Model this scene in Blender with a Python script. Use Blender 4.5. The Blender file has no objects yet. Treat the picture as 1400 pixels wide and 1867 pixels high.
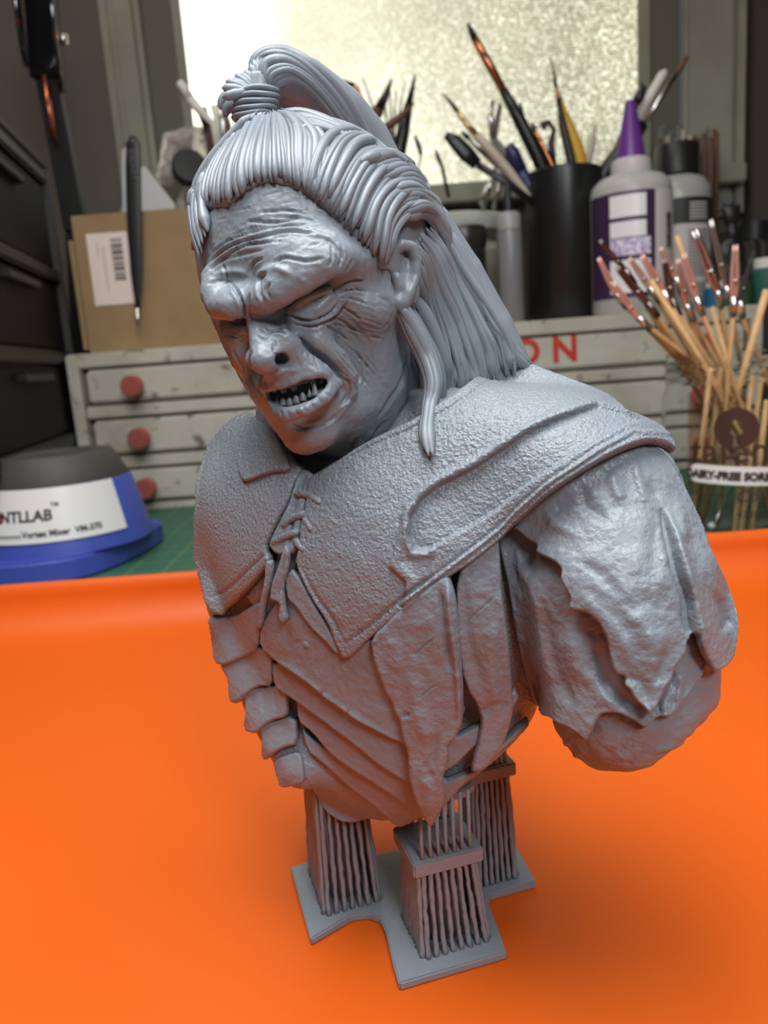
import bpy, bmesh, math, random
import numpy as np
from mathutils import Vector, Matrix
import openvdb

# ---------------------------------------------------------------- camera
SC = bpy.context.scene
COL = SC.collection
TH, RO, FPX = math.radians(11.2), math.radians(4.2), 1400.0
CAM = np.array([0., 0., .13])
_F = np.array([0, math.cos(TH), -math.sin(TH)])
_U0 = np.array([0, math.sin(TH), math.cos(TH)])
_R0 = np.array([1., 0, 0])
_R = _R0*math.cos(RO) - _U0*math.sin(RO)
_U = _U0*math.cos(RO) + _R0*math.sin(RO)
cd = bpy.data.cameras.new('camera')
cam = bpy.data.objects.new('camera', cd); COL.objects.link(cam)
cd.sensor_fit = 'VERTICAL'; cd.sensor_height = 36.0
cd.lens = 36.0*FPX/1867.0
cd.clip_start = .005; cd.clip_end = 20
cd.dof.use_dof = True; cd.dof.focus_distance = .142; cd.dof.aperture_fstop = 26
m = Matrix.Identity(4)
for i in range(3):
    m[i][0] = _R[i]; m[i][1] = _U[i]; m[i][2] = -_F[i]; m[i][3] = CAM[i]
cam.matrix_world = m
SC.camera = cam

# ---------------------------------------------------------------- world, lamps, exposure
w = bpy.data.worlds.new('room_light'); SC.world = w; w.use_nodes = True
w.node_tree.nodes['Background'].inputs[0].default_value = (.80, .88, 1., 1)
w.node_tree.nodes['Background'].inputs[1].default_value = .10
def area(name, loc, target, size, power, col, size_y=None):
    l = bpy.data.lights.new(name, 'AREA'); l.energy = power; l.color = col
    l.shape = 'RECTANGLE'; l.size = size; l.size_y = size_y or size
    o = bpy.data.objects.new(name, l); COL.objects.link(o); o.location = loc
    o.rotation_euler = (Vector(target)-Vector(loc)).to_track_quat('-Z', 'Y').to_euler()
    return o
area('desk_lamp_light', (.00, .075, .60), (.0, .15, .05), .46, 4.7, (.96, .98, 1.), .36)
area('side_lamp_light', (.18, -.36, .52), (.0, .16, .12), .16, 2.2, (.96, .98, 1.), .16)  # added weaker front light, no lamp there; lifts the highlights on the bust
area('ceiling_lamp_light', (-.30, .20, 1.5), (0, .35, .1), .7, 8.0, (1., .93, .82))
SC.view_settings.view_transform = 'Standard'
SC.view_settings.look = 'None'
SC.view_settings.exposure = 0.0
SC.view_settings.gamma = 1.0
SC.view_settings.use_curve_mapping = False
SC.cycles.max_bounces = 10
SC.cycles.transparent_max_bounces = 16

# ---------------------------------------------------------------- point helpers
def ray(x, y): return _F + _R*(x-700)/FPX - _U*(y-933.5)/FPX
def PD(x, y, d): return CAM + ray(x, y)*d                     # d = distance along the view axis (m)
def PZ(x, y, z): r = ray(x, y); return CAM + r*(z-CAM[2])/r[2]
def PY(x, y, Y): r = ray(x, y); return CAM + r*Y/r[1]
def rays(x, y):
    return _F[None]+_R[None]*((x-700)/FPX)[:, None]-_U[None]*((y-933.5)/FPX)[:, None]
def project(P):                                               # P in mm
    v = P/1000.-CAM; d = v@_F
    return 700+FPX*(v@_R)/d, 933.5-FPX*(v@_U)/d, d*1000

# ---------------------------------------------------------------- object helpers
def link(name, me, mat=None, parent=None):
    o = bpy.data.objects.new(name, me); COL.objects.link(o)
    if mat is not None: me.materials.append(mat)
    if parent is not None: o.parent = parent
    return o
def tag(o, label=None, cat=None, group=None, kind=None):
    if label: o['label'] = label
    if cat: o['category'] = cat
    if group: o['group'] = group
    if kind: o['kind'] = kind
    return o
def empty(name, loc, label, cat, group=None, rz=0):
    o = bpy.data.objects.new(name, None); COL.objects.link(o); o.location = loc
    o.rotation_euler = (0, 0, rz); o.empty_display_size = .01
    return tag(o, label, cat, group)
def mesh(V, Fc, smooth=True, name='m'):
    me = bpy.data.meshes.new(name)
    me.from_pydata([tuple(map(float, v)) for v in V], [], [tuple(int(i) for i in f) for f in Fc])
    me.update()
    if smooth: me.polygons.foreach_set('use_smooth', [True]*len(me.polygons))
    return me
def mesh_np(V, Q, T=None, smooth=True, name='m'):             # fast numpy path: V (n,3) metres, Q (k,4), T (k,3)
    me = bpy.data.meshes.new(name)
    Q = np.zeros((0, 4), int) if Q is None else np.asarray(Q); T = np.zeros((0, 3), int) if T is None else np.asarray(T)
    me.vertices.add(len(V)); me.vertices.foreach_set('co', np.asarray(V, np.float32).ravel())
    loops = np.concatenate([Q.ravel(), T.ravel()]).astype(np.int32)
    me.loops.add(len(loops)); me.loops.foreach_set('vertex_index', loops)
    tot = np.concatenate([np.full(len(Q), 4), np.full(len(T), 3)]).astype(np.int32)
    st = np.concatenate([[0], np.cumsum(tot)[:-1]]).astype(np.int32)
    me.polygons.add(len(tot)); me.polygons.foreach_set('loop_start', st); me.polygons.foreach_set('loop_total', tot)
    me.update(calc_edges=True); me.validate()
    if smooth: me.polygons.foreach_set('use_smooth', np.ones(len(me.polygons), bool))
    return me
# ---------------------------------------------------------------- materials
MATS = {}
def mat(name, col, rough=.5, metal=0., spec=.5, bump=None, noise=None, trans=0., ior=1.45, coat=0., sss=0., emit=None, alpha=None):
    """bump=(kind, scale, strength, distance) ; noise=(scale, colour2, lo, hi, detail)"""
    if name in MATS: return MATS[name]
    ma = bpy.data.materials.new(name); ma.use_nodes = True; nt = ma.node_tree; N = nt.nodes; L = nt.links
    b = N['Principled BSDF']; I = b.inputs
    I['Base Color'].default_value = (*col, 1); I['Roughness'].default_value = rough; I['Metallic'].default_value = metal
    I['Specular IOR Level'].default_value = spec; I['Transmission Weight'].default_value = trans; I['IOR'].default_value = ior
    I['Coat Weight'].default_value = coat
    if sss: I['Subsurface Weight'].default_value = sss; I['Subsurface Radius'].default_value = (1, 1, 1); I['Subsurface Scale'].default_value = .0012
    if emit: I['Emission Color'].default_value = (*emit[:3], 1); I['Emission Strength'].default_value = emit[3]
    if alpha is not None: I['Alpha'].default_value = alpha
    tc = N.new('ShaderNodeTexCoord')
    if noise:
        n = N.new('ShaderNodeTexNoise'); n.inputs['Scale'].default_value = noise[0]; n.inputs['Detail'].default_value = noise[4] if len(noise) > 4 else 4
        L.new(tc.outputs['Object'], n.inputs['Vector'])
        r = N.new('ShaderNodeValToRGB'); r.color_ramp.elements[0].position = noise[2]; r.color_ramp.elements[1].position = noise[3]
        r.color_ramp.elements[0].color = (*col, 1); r.color_ramp.elements[1].color = (*noise[1], 1)
        L.new(n.outputs['Fac'], r.inputs['Fac']); L.new(r.outputs['Color'], I['Base Color'])
    if bump:
        prev = None
        for kind, sc, st, dist in (bump if isinstance(bump, list) else [bump]):
            if kind == 'noise':
                t = N.new('ShaderNodeTexNoise'); t.inputs['Detail'].default_value = 3; out = t.outputs['Fac']
            else:
                t = N.new('ShaderNodeTexVoronoi'); t.feature = 'SMOOTH_F1' if kind == 'cells' else 'F1'; out = t.outputs['Distance']
            t.inputs['Scale'].default_value = sc; L.new(tc.outputs['Object'], t.inputs['Vector'])
            bp = N.new('ShaderNodeBump'); bp.inputs['Strength'].default_value = st; bp.inputs['Distance'].default_value = dist
            L.new(out, bp.inputs['Height'])
            if prev: L.new(prev.outputs['Normal'], bp.inputs['Normal'])
            prev = bp
        L.new(prev.outputs['Normal'], I['Normal'])
    MATS[name] = ma
    return ma
RES = (.225, .256, .292)
resin = mat('resin_skin', RES, .36, spec=.5, bump=[('noise', 900, .25, .0004), ('noise', 2600, .12, .0002)], sss=.15)
resin_hair = mat('resin_hair', RES, .36, spec=.5, bump=('noise', 1500, .08, .0002), sss=.15)
resin_leather = mat('resin_leather', RES, .30, spec=.6, bump=[('noise', 1350, .7, .0007), ('cells', 2400, .4, .0003)], sss=.12)
resin_cloth = mat('resin_cloth', RES, .36, spec=.5, bump=[('noise', 900, .45, .0006), ('noise', 2200, .2, .0003)], sss=.12)
resin_plate = mat('resin_plate', RES, .42, spec=.45, bump=[('noise', 800, .4, .0005), ('noise', 2500, .15, .0003)], sss=.12)
# ---------------------------------------------------------------- signed distance sculpting (millimetres)
def nrm(v): v = np.asarray(v, float); return v/np.linalg.norm(v)
class Ell:
    def __init__(s, c, r, A=None): s.c = np.asarray(c, float); s.r = np.asarray(r, float); s.A = np.eye(3) if A is None else np.asarray(A, float)   # rows of A are axes
    def box(s): e = np.abs(s.A.T)@s.r; return s.c-e, s.c+e
    def __call__(s, X, Y, Z):
        x, y, z = X-s.c[0], Y-s.c[1], Z-s.c[2]; k0 = 0; k1 = 0
        for i in range(3):
            q = (x*s.A[i][0]+y*s.A[i][1]+z*s.A[i][2])/s.r[i]; k0 = k0+q*q; k1 = k1+(q/s.r[i])**2
        k0 = np.sqrt(k0); k1 = np.sqrt(k1)+1e-9
        return k0*(k0-1)/k1
class Tube:
    def __init__(s, P, R): s.P = np.asarray(P, float); s.R = np.ones(len(P))*R if np.isscalar(R) else np.asarray(R, float)
    def box(s): r = s.R.max(); return s.P.min(0)-r, s.P.max(0)+r
    def __call__(s, X, Y, Z):
        d = None
        for i in range(len(s.P)-1):
            a = s.P[i]; b = s.P[i+1]-a; L = b@b+1e-9
            x, y, z = X-a[0], Y-a[1], Z-a[2]
            t = np.clip((x*b[0]+y*b[1]+z*b[2])/L, 0, 1)
            e = np.sqrt((x-t*b[0])**2+(y-t*b[1])**2+(z-t*b[2])**2)-(s.R[i]+(s.R[i+1]-s.R[i])*t)
            d = e if d is None else np.minimum(d, e)
        return d
class Plane:                                                   # keeps the side the normal points away from
    def __init__(s, c, n): s.c = np.asarray(c, float); s.n = nrm(n)
    def box(s): return np.full(3, -1e4), np.full(3, 1e4)
    def __call__(s, X, Y, Z): return (X-s.c[0])*s.n[0]+(Y-s.c[1])*s.n[1]+(Z-s.c[2])*s.n[2]
class Grown:                                                   # another field, grown by off mm
    def __init__(s, f, off, lo, hi): s.f = f; s.off = off; s.b = (np.asarray(lo, float), np.asarray(hi, float))
    def box(s): return s.b
    def __call__(s, X, Y, Z):
        X, Y, Z = np.broadcast_arrays(X, Y, Z); return s.f.ev(np.stack([X.ravel(), Y.ravel(), Z.ravel()], 1).astype(float)).reshape(X.shape)-s.off
class Cone:                                                    # the solid seen inside an outline, nearer than depth dmax
    def __init__(s, poly, dmax): s.p = np.asarray(poly, float); s.d = dmax
    def box(s): return np.full(3, -1e4), np.full(3, 1e4)
    def __call__(s, X, Y, Z):
        X, Y, Z = np.broadcast_arrays(X, Y, Z); x, y, d = project(np.stack([X.ravel(), Y.ravel(), Z.ravel()], 1).astype(float))
        q, _, _ = polydist(x, y, s.p, True); v = np.where(inside(x, y, s.p), -q, q)*d/FPX
        return np.maximum(v, d-s.d).reshape(X.shape)
class Sdf:
    def __init__(s, ops=None): s.ops = list(ops or [])
    def add(s, p, k=2.): s.ops.append(('+', p, k)); return s
    def sub(s, p, k=1.): s.ops.append(('-', p, k)); return s
    def cut(s, p, k=1.): s.ops.append(('&', p, k)); return s
    def copy(s): return Sdf(s.ops)
    @staticmethod
    def mix(o, a, d, k):
        if o == '+': h = np.maximum(k-np.abs(a-d), 0)/k; return np.minimum(a, d)-h*h*k*.25
        if o == '-': d = -d
        h = np.maximum(k-np.abs(a-d), 0)/k; return np.maximum(a, d)+h*h*k*.25
    def ev(s, P):
        X, Y, Z = P[:, 0], P[:, 1], P[:, 2]; a = np.full(len(P), 1e3)
        for o, p, k in s.ops: a = s.mix(o, a, p(X, Y, Z), k)
        return a
    def grad(s, P, e=.25):
        g = np.stack([s.ev(P+v)-s.ev(P-v) for v in np.eye(3)*e], 1)
        return g/(np.linalg.norm(g, axis=1, keepdims=True)+1e-9)
    def trace(s, x, y, n=46, smooth=1.0):                       # pixel -> (point mm, normal); a miss gives the closest approach
        x = np.atleast_1d(np.asarray(x, float)); y = np.atleast_1d(np.asarray(y, float))
        D = rays(x, y)*1000; L = np.linalg.norm(D, axis=1, keepdims=True); D = D/L
        O = CAM*1000; t = np.full(len(x), 85.); best = np.full(len(x), 1e9); bt = t.copy()
        for i in range(n):
            v = s.ev(O+D*t[:, None]); up = v < best; best[up] = v[up]; bt[up] = t[up]
            t = np.where(t < 330, t+v*.9, t)
        miss = best > .05
        if miss.any():
            a_ = bt[miss]-5; b_ = bt[miss]+5; Dm = D[miss]
            for i in range(11):
                c_ = a_+(b_-a_)*.382; d_ = a_+(b_-a_)*.618; u = s.ev(O+Dm*c_[:, None]) < s.ev(O+Dm*d_[:, None])
                b_ = np.where(u, d_, b_); a_ = np.where(u, a_, c_)
            bt[miss] = (a_+b_)/2
        P = O+D*bt[:, None]
        return P, s.grad(P, smooth)
    def mesh(s, lo, hi, h):
        lo = np.asarray(lo, float); n = np.ceil((np.asarray(hi)-lo)/h).astype(int)+1
        ax = [(lo[i]+h*np.arange(n[i])).astype(np.float32) for i in range(3)]
        a = np.full(n, 30., np.float32)
        for o, p, k in s.ops:
            b0, b1 = p.box(); pad = (k+3 if o != '+' else k+6)
            i0 = np.clip(np.floor((b0-pad-lo)/h).astype(int), 0, n); i1 = np.clip(np.ceil((b1+pad-lo)/h).astype(int), 0, n)
            if (i1 <= i0).any(): continue
            sl = tuple(slice(i0[j], i1[j]) for j in range(3))
            X = ax[0][sl[0]][:, None, None]; Y = ax[1][sl[1]][None, :, None]; Z = ax[2][sl[2]][None, None, :]
            a[sl] = s.mix(o, a[sl], p(X, Y, Z).astype(np.float32), k)
        a[0] = a[-1] = 5; a[:, 0] = a[:, -1] = 5; a[:, :, 0] = a[:, :, -1] = 5
        g = openvdb.FloatGrid(30.); g.copyFromArray(np.clip(a, -8, 30))
        g.transform = openvdb.createLinearTransform(h)
        pts, quads = g.convertToQuads() if hasattr(g, 'convertToQuads') else g.convertToPolygons()[::2]
        return pts.astype(float)+lo, quads[:, ::-1]
def vnormals(V, Q):
    a, b, c, d = V[Q[:, 0]], V[Q[:, 1]], V[Q[:, 2]], V[Q[:, 3]]
    n = np.cross(c-a, d-b); N = np.zeros_like(V)
    for i in range(4): np.add.at(N, Q[:, i], n)
    return N/(np.linalg.norm(N, axis=1, keepdims=True)+1e-12)

# value noise, numpy
_rs = np.random.RandomState(5); _LAT = _rs.rand(64, 64, 64)
def vnoise(P, s):
    q = P*s; i = np.floor(q).astype(int); f = q-i; f = f*f*(3-2*f); i &= 63; j = (i+1) & 63; r = 0
    for a, fa in ((i[:, 0], 1-f[:, 0]), (j[:, 0], f[:, 0])):
        for b, fb in ((i[:, 1], 1-f[:, 1]), (j[:, 1], f[:, 1])):
            for c, fc in ((i[:, 2], 1-f[:, 2]), (j[:, 2], f[:, 2])):
                r = r+_LAT[a, b, c]*fa*fb*fc
    return r*2-1
def spline(P, n):                                              # Catmull-Rom through the points
    P = np.asarray(P, float); m = len(P)
    Q = np.vstack([2*P[0]-P[1], P, 2*P[-1]-P[-2]]); t = np.linspace(0, m-1-1e-6, n); i = t.astype(int); f = (t-i)[:, None]
    a, b, c, d = Q[i], Q[i+1], Q[i+2], Q[i+3]
    return .5*((2*b)+(c-a)*f+(2*a-5*b+4*c-d)*f*f+(3*b-3*c+d-a)*f**3)
def polydist(x, y, P, closed=False):                           # distance to a polyline, parameter 0..1, signed side
    P = np.asarray(P, float); best = np.full(len(x), 1e9); tt = np.zeros(len(x)); side = np.zeros(len(x))
    n = len(P) if closed else len(P)-1
    for i in range(n):
        a = P[i]; b = P[(i+1) % len(P)]-a; L = b@b+1e-9
        t = np.clip(((x-a[0])*b[0]+(y-a[1])*b[1])/L, 0, 1); dx = x-a[0]-t*b[0]; dy = y-a[1]-t*b[1]
        d = dx*dx+dy*dy; u = d < best; best[u] = d[u]; tt[u] = (i+t[u])/n; side[u] = np.sign(b[0]*dy-b[1]*dx)[u]
    return np.sqrt(best), tt, side
def inside(x, y, P):
    P = np.asarray(P, float); c = np.zeros(len(x), bool); j = len(P)-1
    for i in range(len(P)):
        xi, yi = P[i]; xj, yj = P[j]
        if yi != yj: c ^= ((yi > y) != (yj > y)) & (x < (xj-xi)*(y-yi)/(yj-yi)+xi)
        j = i
    return c
def stroke(x, y, pts, w, amp, kind='g'):
    """sculpting stroke laid along a curve. g ridge/groove, m crease with raised lips, s step falling to the right side"""
    P = spline(pts, max(8, 5*len(pts))) if len(pts) > 2 else np.asarray(pts, float)
    lo = P.min(0)-w*3.2; hi = P.max(0)+w*3.2
    out = np.zeros(len(x)); k = (x > lo[0]) & (x < hi[0]) & (y > lo[1]) & (y < hi[1])
    if not k.any(): return out
    d, t, sd = polydist(x[k], y[k], P)
    tp = np.clip(np.minimum(t, 1-t)*5+.15, 0, 1)**.7
    q = d/(w*(.55+.45*tp))
    if kind == 'g': v = np.exp(-q*q)
    elif kind == 'm': v = (1-1.6*q*q)*np.exp(-q*q*1.1)
    elif kind == 's': v = np.where(sd > 0, np.exp(-q*.9), -np.exp(-q*q*6)*.0)
    out[k] = amp*tp*v
    return out
# ================================================================= room and bench
def boxm(name, lo, hi, ma, parent=None, org=(0, 0, 0), bev=0., seg=2, rz=0., smooth=False):
    """box between two corners (world metres), stored relative to org"""
    bm = bmesh.new(); lo = np.array(lo, float); hi = np.array(hi, float); bmesh.ops.create_cube(bm, size=1)
    for v in bm.verts: v.co = Vector(((lo+hi)/2+np.array(v.co)*(hi-lo)-np.array(org)))
    if bev: bmesh.ops.bevel(bm, geom=bm.edges[:], offset=bev, segments=seg, affect='EDGES', clamp_overlap=True)
    me = bpy.data.meshes.new(name); bm.to_mesh(me); bm.free()
    if smooth or bev: me.polygons.foreach_set('use_smooth', [True]*len(me.polygons)); me.set_sharp_from_angle(angle=.6)
    return link(name, me, ma, parent)
def lathe(name, prof, ma, parent=None, org=(0, 0, 0), at=(0, 0, 0), n=48, a0=0., a1=2*math.pi, sx=1., sharp=.7):
    """profile [(r, z)...] turned about a vertical axis at 'at'"""
    full = abs(a1-a0-2*math.pi) < 1e-6; a = np.linspace(a0, a1, n, endpoint=not full); P = np.array(prof, float)
    V = np.stack([np.outer(P[:, 0], np.cos(a))*sx+at[0]-org[0], np.outer(P[:, 0], np.sin(a))+at[1]-org[1], np.repeat(P[:, 1:2], n, 1)+at[2]-org[2]], -1).reshape(-1, 3)
    Q = [(i*n+j, i*n+(j+1) % n, (i+1)*n+(j+1) % n, (i+1)*n+j) for i in range(len(P)-1) for j in range(n if full else n-1)]
    bm = bmesh.new(); vs = [bm.verts.new(v) for v in V]
    for q in Q:
        try: bm.faces.new([vs[k] for k in q])
        except ValueError: pass
    bmesh.ops.remove_doubles(bm, verts=bm.verts, dist=1e-6); bmesh.ops.recalc_face_normals(bm, faces=bm.faces)
    me = bpy.data.meshes.new(name); bm.to_mesh(me); bm.free(); me.polygons.foreach_set('use_smooth', [True]*len(me.polygons)); me.set_sharp_from_angle(angle=sharp)
    return link(name, me, ma, parent)
def poly_prism(name, poly, z0, z1, ma, parent=None, org=(0, 0, 0), bev=0., seg=3):
    bm = bmesh.new(); vs = [bm.verts.new((p[0]-org[0], p[1]-org[1], z0-org[2])) for p in poly]; f = bm.faces.new(vs)
    r = bmesh.ops.extrude_face_region(bm, geom=[f])
    for g in r['geom']:
        if isinstance(g, bmesh.types.BMVert): g.co.z = z1-org[2]
    bmesh.ops.recalc_face_normals(bm, faces=bm.faces)
    if bev: bmesh.ops.bevel(bm, geom=bm.edges[:], offset=bev, segments=seg, affect='EDGES', clamp_overlap=True)
    me = bpy.data.meshes.new(name); bm.to_mesh(me); bm.free(); me.polygons.foreach_set('use_smooth', [True]*len(me.polygons)); me.set_sharp_from_angle(angle=.6)
    return link(name, me, ma, parent)
def swp(name, C, R, ma, parent=None, org=(0, 0, 0), up=(0, -1, 0), flat=1., k=10):
    C = np.asarray(C, float); R = np.full(len(C), R) if np.isscalar(R) else np.asarray(R, float)
    V, Q = sweep_(C-np.array(org), R, np.array(up, float), flat, k); return link(name, mesh_np(V, Q, name=name), ma, parent)
def sweep_(C, R, up, flat=1., k=10):
    n = len(C); T = np.gradient(C, axis=0); T /= np.linalg.norm(T, axis=1, keepdims=True)+1e-12
    B = np.cross(T, np.broadcast_to(up, C.shape)); B /= np.linalg.norm(B, axis=1, keepdims=True)+1e-12; N = np.cross(B, T); a = np.linspace(0, 2*math.pi, k, endpoint=False)
    V = (C[:, None]+B[:, None]*(np.cos(a)[None, :, None]*R[:, None, None])+N[:, None]*(np.sin(a)[None, :, None]*R[:, None, None]*flat)).reshape(-1, 3)
    i = np.arange(n-1)[:, None]*k; j = np.arange(k)[None]; j2 = (j+1) % k; Q = np.stack([i+j, i+j2, i+k+j2, i+k+j], -1).reshape(-1, 4)
    c0 = len(V); V = np.vstack([V, C[0], C[-1]])
    cap = np.array([[c0, (b+2) % k, (b+1) % k, b] for b in range(0, k, 2)]+[[c0+1, (n-1)*k+b, (n-1)*k+(b+1) % k, (n-1)*k+(b+2) % k] for b in range(0, k, 2)])
    return V, np.vstack([Q, cap])
def text_mesh(name, txt, size, ma, parent, fn, extrude=.0002, bold=0., shear=0., spacing=1.):
    """lettering as a real mesh; fn maps (x, y, z) of the flat text to a point relative to the parent"""
    c = bpy.data.curves.new(name, 'FONT'); c.body = txt; c.size = size; c.extrude = extrude; c.offset = bold; c.shear = shear; c.space_character = spacing; c.resolution_u = 3; c.align_x = 'CENTER'
    o = bpy.data.objects.new(name, c); me = bpy.data.meshes.new_from_object(o); bpy.data.objects.remove(o); bpy.data.curves.remove(c)
    bm = bmesh.new(); bm.from_mesh(me)
    for v in bm.verts: v.co = Vector(fn(*v.co))
    bm.to_mesh(me); bm.free(); me.name = name; me.materials.clear()
    return link(name, me, ma, parent)

# --- materials of the bench
orange = mat('orange_plastic', (.66, .104, .006), .44, spec=.35, bump=('noise', 60, .02, .002))
wallm = mat('wall_paint', (.12, .105, .09), .8, bump=('noise', 90, .1, .001))
trimm = mat('grey_green_trim', (.31, .315, .25), .5, noise=(12, (.22, .225, .18), .3, .7))
trimd = mat('trim_shadow_gap', (.12, .12, .09), .7)  # darker trim tone for the boards beside the glass
blackp = mat('black_plastic', (.012, .012, .012), .42)
darkp = mat('dark_grey_plastic', (.032, .034, .030), .5)
def matgreen():
    ma = mat('cutting_mat', (.028, .115, .072), .55); nt = ma.node_tree; N, L = nt.nodes, nt.links; b = N['Principled BSDF']
    tc = N.new('ShaderNodeTexCoord'); sp = N.new('ShaderNodeSeparateXYZ'); L.new(tc.outputs['Object'], sp.inputs[0]); last = None
    for ax in ('X', 'Y'):
        for per, wd, st in ((.0254, .028, .55), (.0127, .03, .14)):
            mu = N.new('ShaderNodeMath'); mu.operation = 'MULTIPLY'; mu.inputs[1].default_value = 1/per; L.new(sp.outputs[ax], mu.inputs[0])
            fr = N.new('ShaderNodeMath'); fr.operation = 'FRACT'; L.new(mu.outputs[0], fr.inputs[0])
            lt = N.new('ShaderNodeMath'); lt.operation = 'LESS_THAN'; lt.inputs[1].default_value = wd; L.new(fr.outputs[0], lt.inputs[0])
            sc = N.new('ShaderNodeMath'); sc.operation = 'MULTIPLY'; sc.inputs[1].default_value = st; L.new(lt.outputs[0], sc.inputs[0])
            if last:
                mx = N.new('ShaderNodeMath'); mx.operation = 'MAXIMUM'; L.new(last.outputs[0], mx.inputs[0]); L.new(sc.outputs[0], mx.inputs[1]); last = mx
            else: last = sc
    n = N.new('ShaderNodeTexNoise'); n.inputs['Scale'].default_value = 40; L.new(tc.outputs['Object'], n.inputs['Vector'])
    m0 = N.new('ShaderNodeMix'); m0.data_type = 'RGBA'; m0.inputs[6].default_value = (.024, .10, .062, 1); m0.inputs[7].default_value = (.036, .135, .09, 1); L.new(n.outputs['Fac'], m0.inputs[0])
    m1 = N.new('ShaderNodeMix'); m1.data_type = 'RGBA'; m1.inputs[7].default_value = (.30, .32, .06, 1); L.new(last.outputs[0], m1.inputs[0]); L.new(m0.outputs[2], m1.inputs[6]); L.new(m1.outputs[2], b.inputs['Base Color'])
    return ma
boxm('desk', (-1.15, -.25, -.035), (1.15, 1.03, -.003), mat('desk_top', (.22, .17, .12), .5), bev=.003)
tag(bpy.data.objects['desk'], 'plain wooden desk top under the green cutting mat', 'desk')
mt = boxm('cutting_mat', (-.62, -.12, -.003), (.62, 1.02, 0), matgreen(), bev=.001); tag(mt, 'green cutting mat with yellow grid lines covering the desk', 'cutting mat')
# orange tray: floor, rounded rise, wall, rolled lip
def tray():
    x0, x1, y0, y1, H_ = -.40, .40, .015, .392, .0275; prof = []
    for i in range(13): a = i/12*math.pi/2; prof.append((.026*(1-math.sin(a)), .0012+.026*.86*(1-math.cos(a))*1.0))   # inset from the wall, height
    prof = prof[::1]; prof += [(-.0008, .0250), (-.0016, .0266), (-.003, .0275), (-.0045, .0272), (-.0054, .0258), (-.0056, .0235), (-.0048, .0230), (-.0040, .0240), (-.0032, .0250), (-.0026, .0235), (-.0022, .018), (-.001, .010), (.002, .005), (.008, .0008), (.026, .0000)]
    rc, m_ = .022, 9; V = []; cor = [(x1, y0, -90), (x1, y1, 0), (x0, y1, 90), (x0, y0, 180)]
    for ins, z in prof:
        for cx, cy, a0 in cor:
            sx, sy = (1 if cx == x1 else -1), (1 if cy == y1 else -1); r = max(rc-ins+.006, .002); ox, oy = cx-sx*(ins+r), cy-sy*(ins+r)
            for k in range(m_): a = math.radians(a0+90*k/(m_-1)); V.append((ox+r*math.cos(a), oy+r*math.sin(a), z))
    n = 4*m_; Fc = [(i*n+j, i*n+(j+1) % n, (i+1)*n+(j+1) % n, (i+1)*n+j) for i in range(len(prof)-1) for j in range(n)]
    Fc.append(tuple(range(n))); Fc.append(tuple((len(prof)-1)*n+j for j in range(n))[::-1])
    bm = bmesh.new(); me = mesh(V, Fc, True, 'tray'); bm.from_mesh(me); bmesh.ops.recalc_face_normals(bm, faces=bm.faces); bm.to_mesh(me); bm.free(); me.set_sharp_from_angle(angle=.9)
    return tag(link('tray', me, orange), 'shallow bright orange plastic tray with a rolled lip on the green mat', 'tray')
tray()
# wall with the window
WY = 1.05
wl = boxm('wall_back', (-1.3, WY, -.4), (-.300, WY+.1, 1.4), wallm); tag(wl, kind='structure')
wl = boxm('wall_back', (.49, WY, -.4), (1.3, WY+.1, 1.4), wallm); tag(wl, kind='structure')
wl = boxm('wall_back', (-.300, WY, -.4), (.49, WY+.1, .335), wallm); tag(wl, kind='structure')
wl = boxm('wall_back', (-.300, WY, 1.02), (.49, WY+.1, 1.4), wallm); tag(wl, kind='structure')
def trim(n, lo, hi, ma=None, bev=.002): return tag(boxm('trim_%d' % n, lo, hi, ma or trimm, bev=bev), kind='structure')
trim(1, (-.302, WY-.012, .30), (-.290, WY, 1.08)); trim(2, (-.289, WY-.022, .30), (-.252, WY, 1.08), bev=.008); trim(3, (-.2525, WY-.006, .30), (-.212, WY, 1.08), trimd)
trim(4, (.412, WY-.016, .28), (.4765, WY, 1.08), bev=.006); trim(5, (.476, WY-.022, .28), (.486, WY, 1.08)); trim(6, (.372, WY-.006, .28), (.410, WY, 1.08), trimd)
trim(7, (.492, WY-.03, -.3), (.56, WY, 1.08), mat('dark_trim', (.06, .05, .04), .7)); trim(8, (-.30, WY-.04, .315), (.48, WY, .338))
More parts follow.
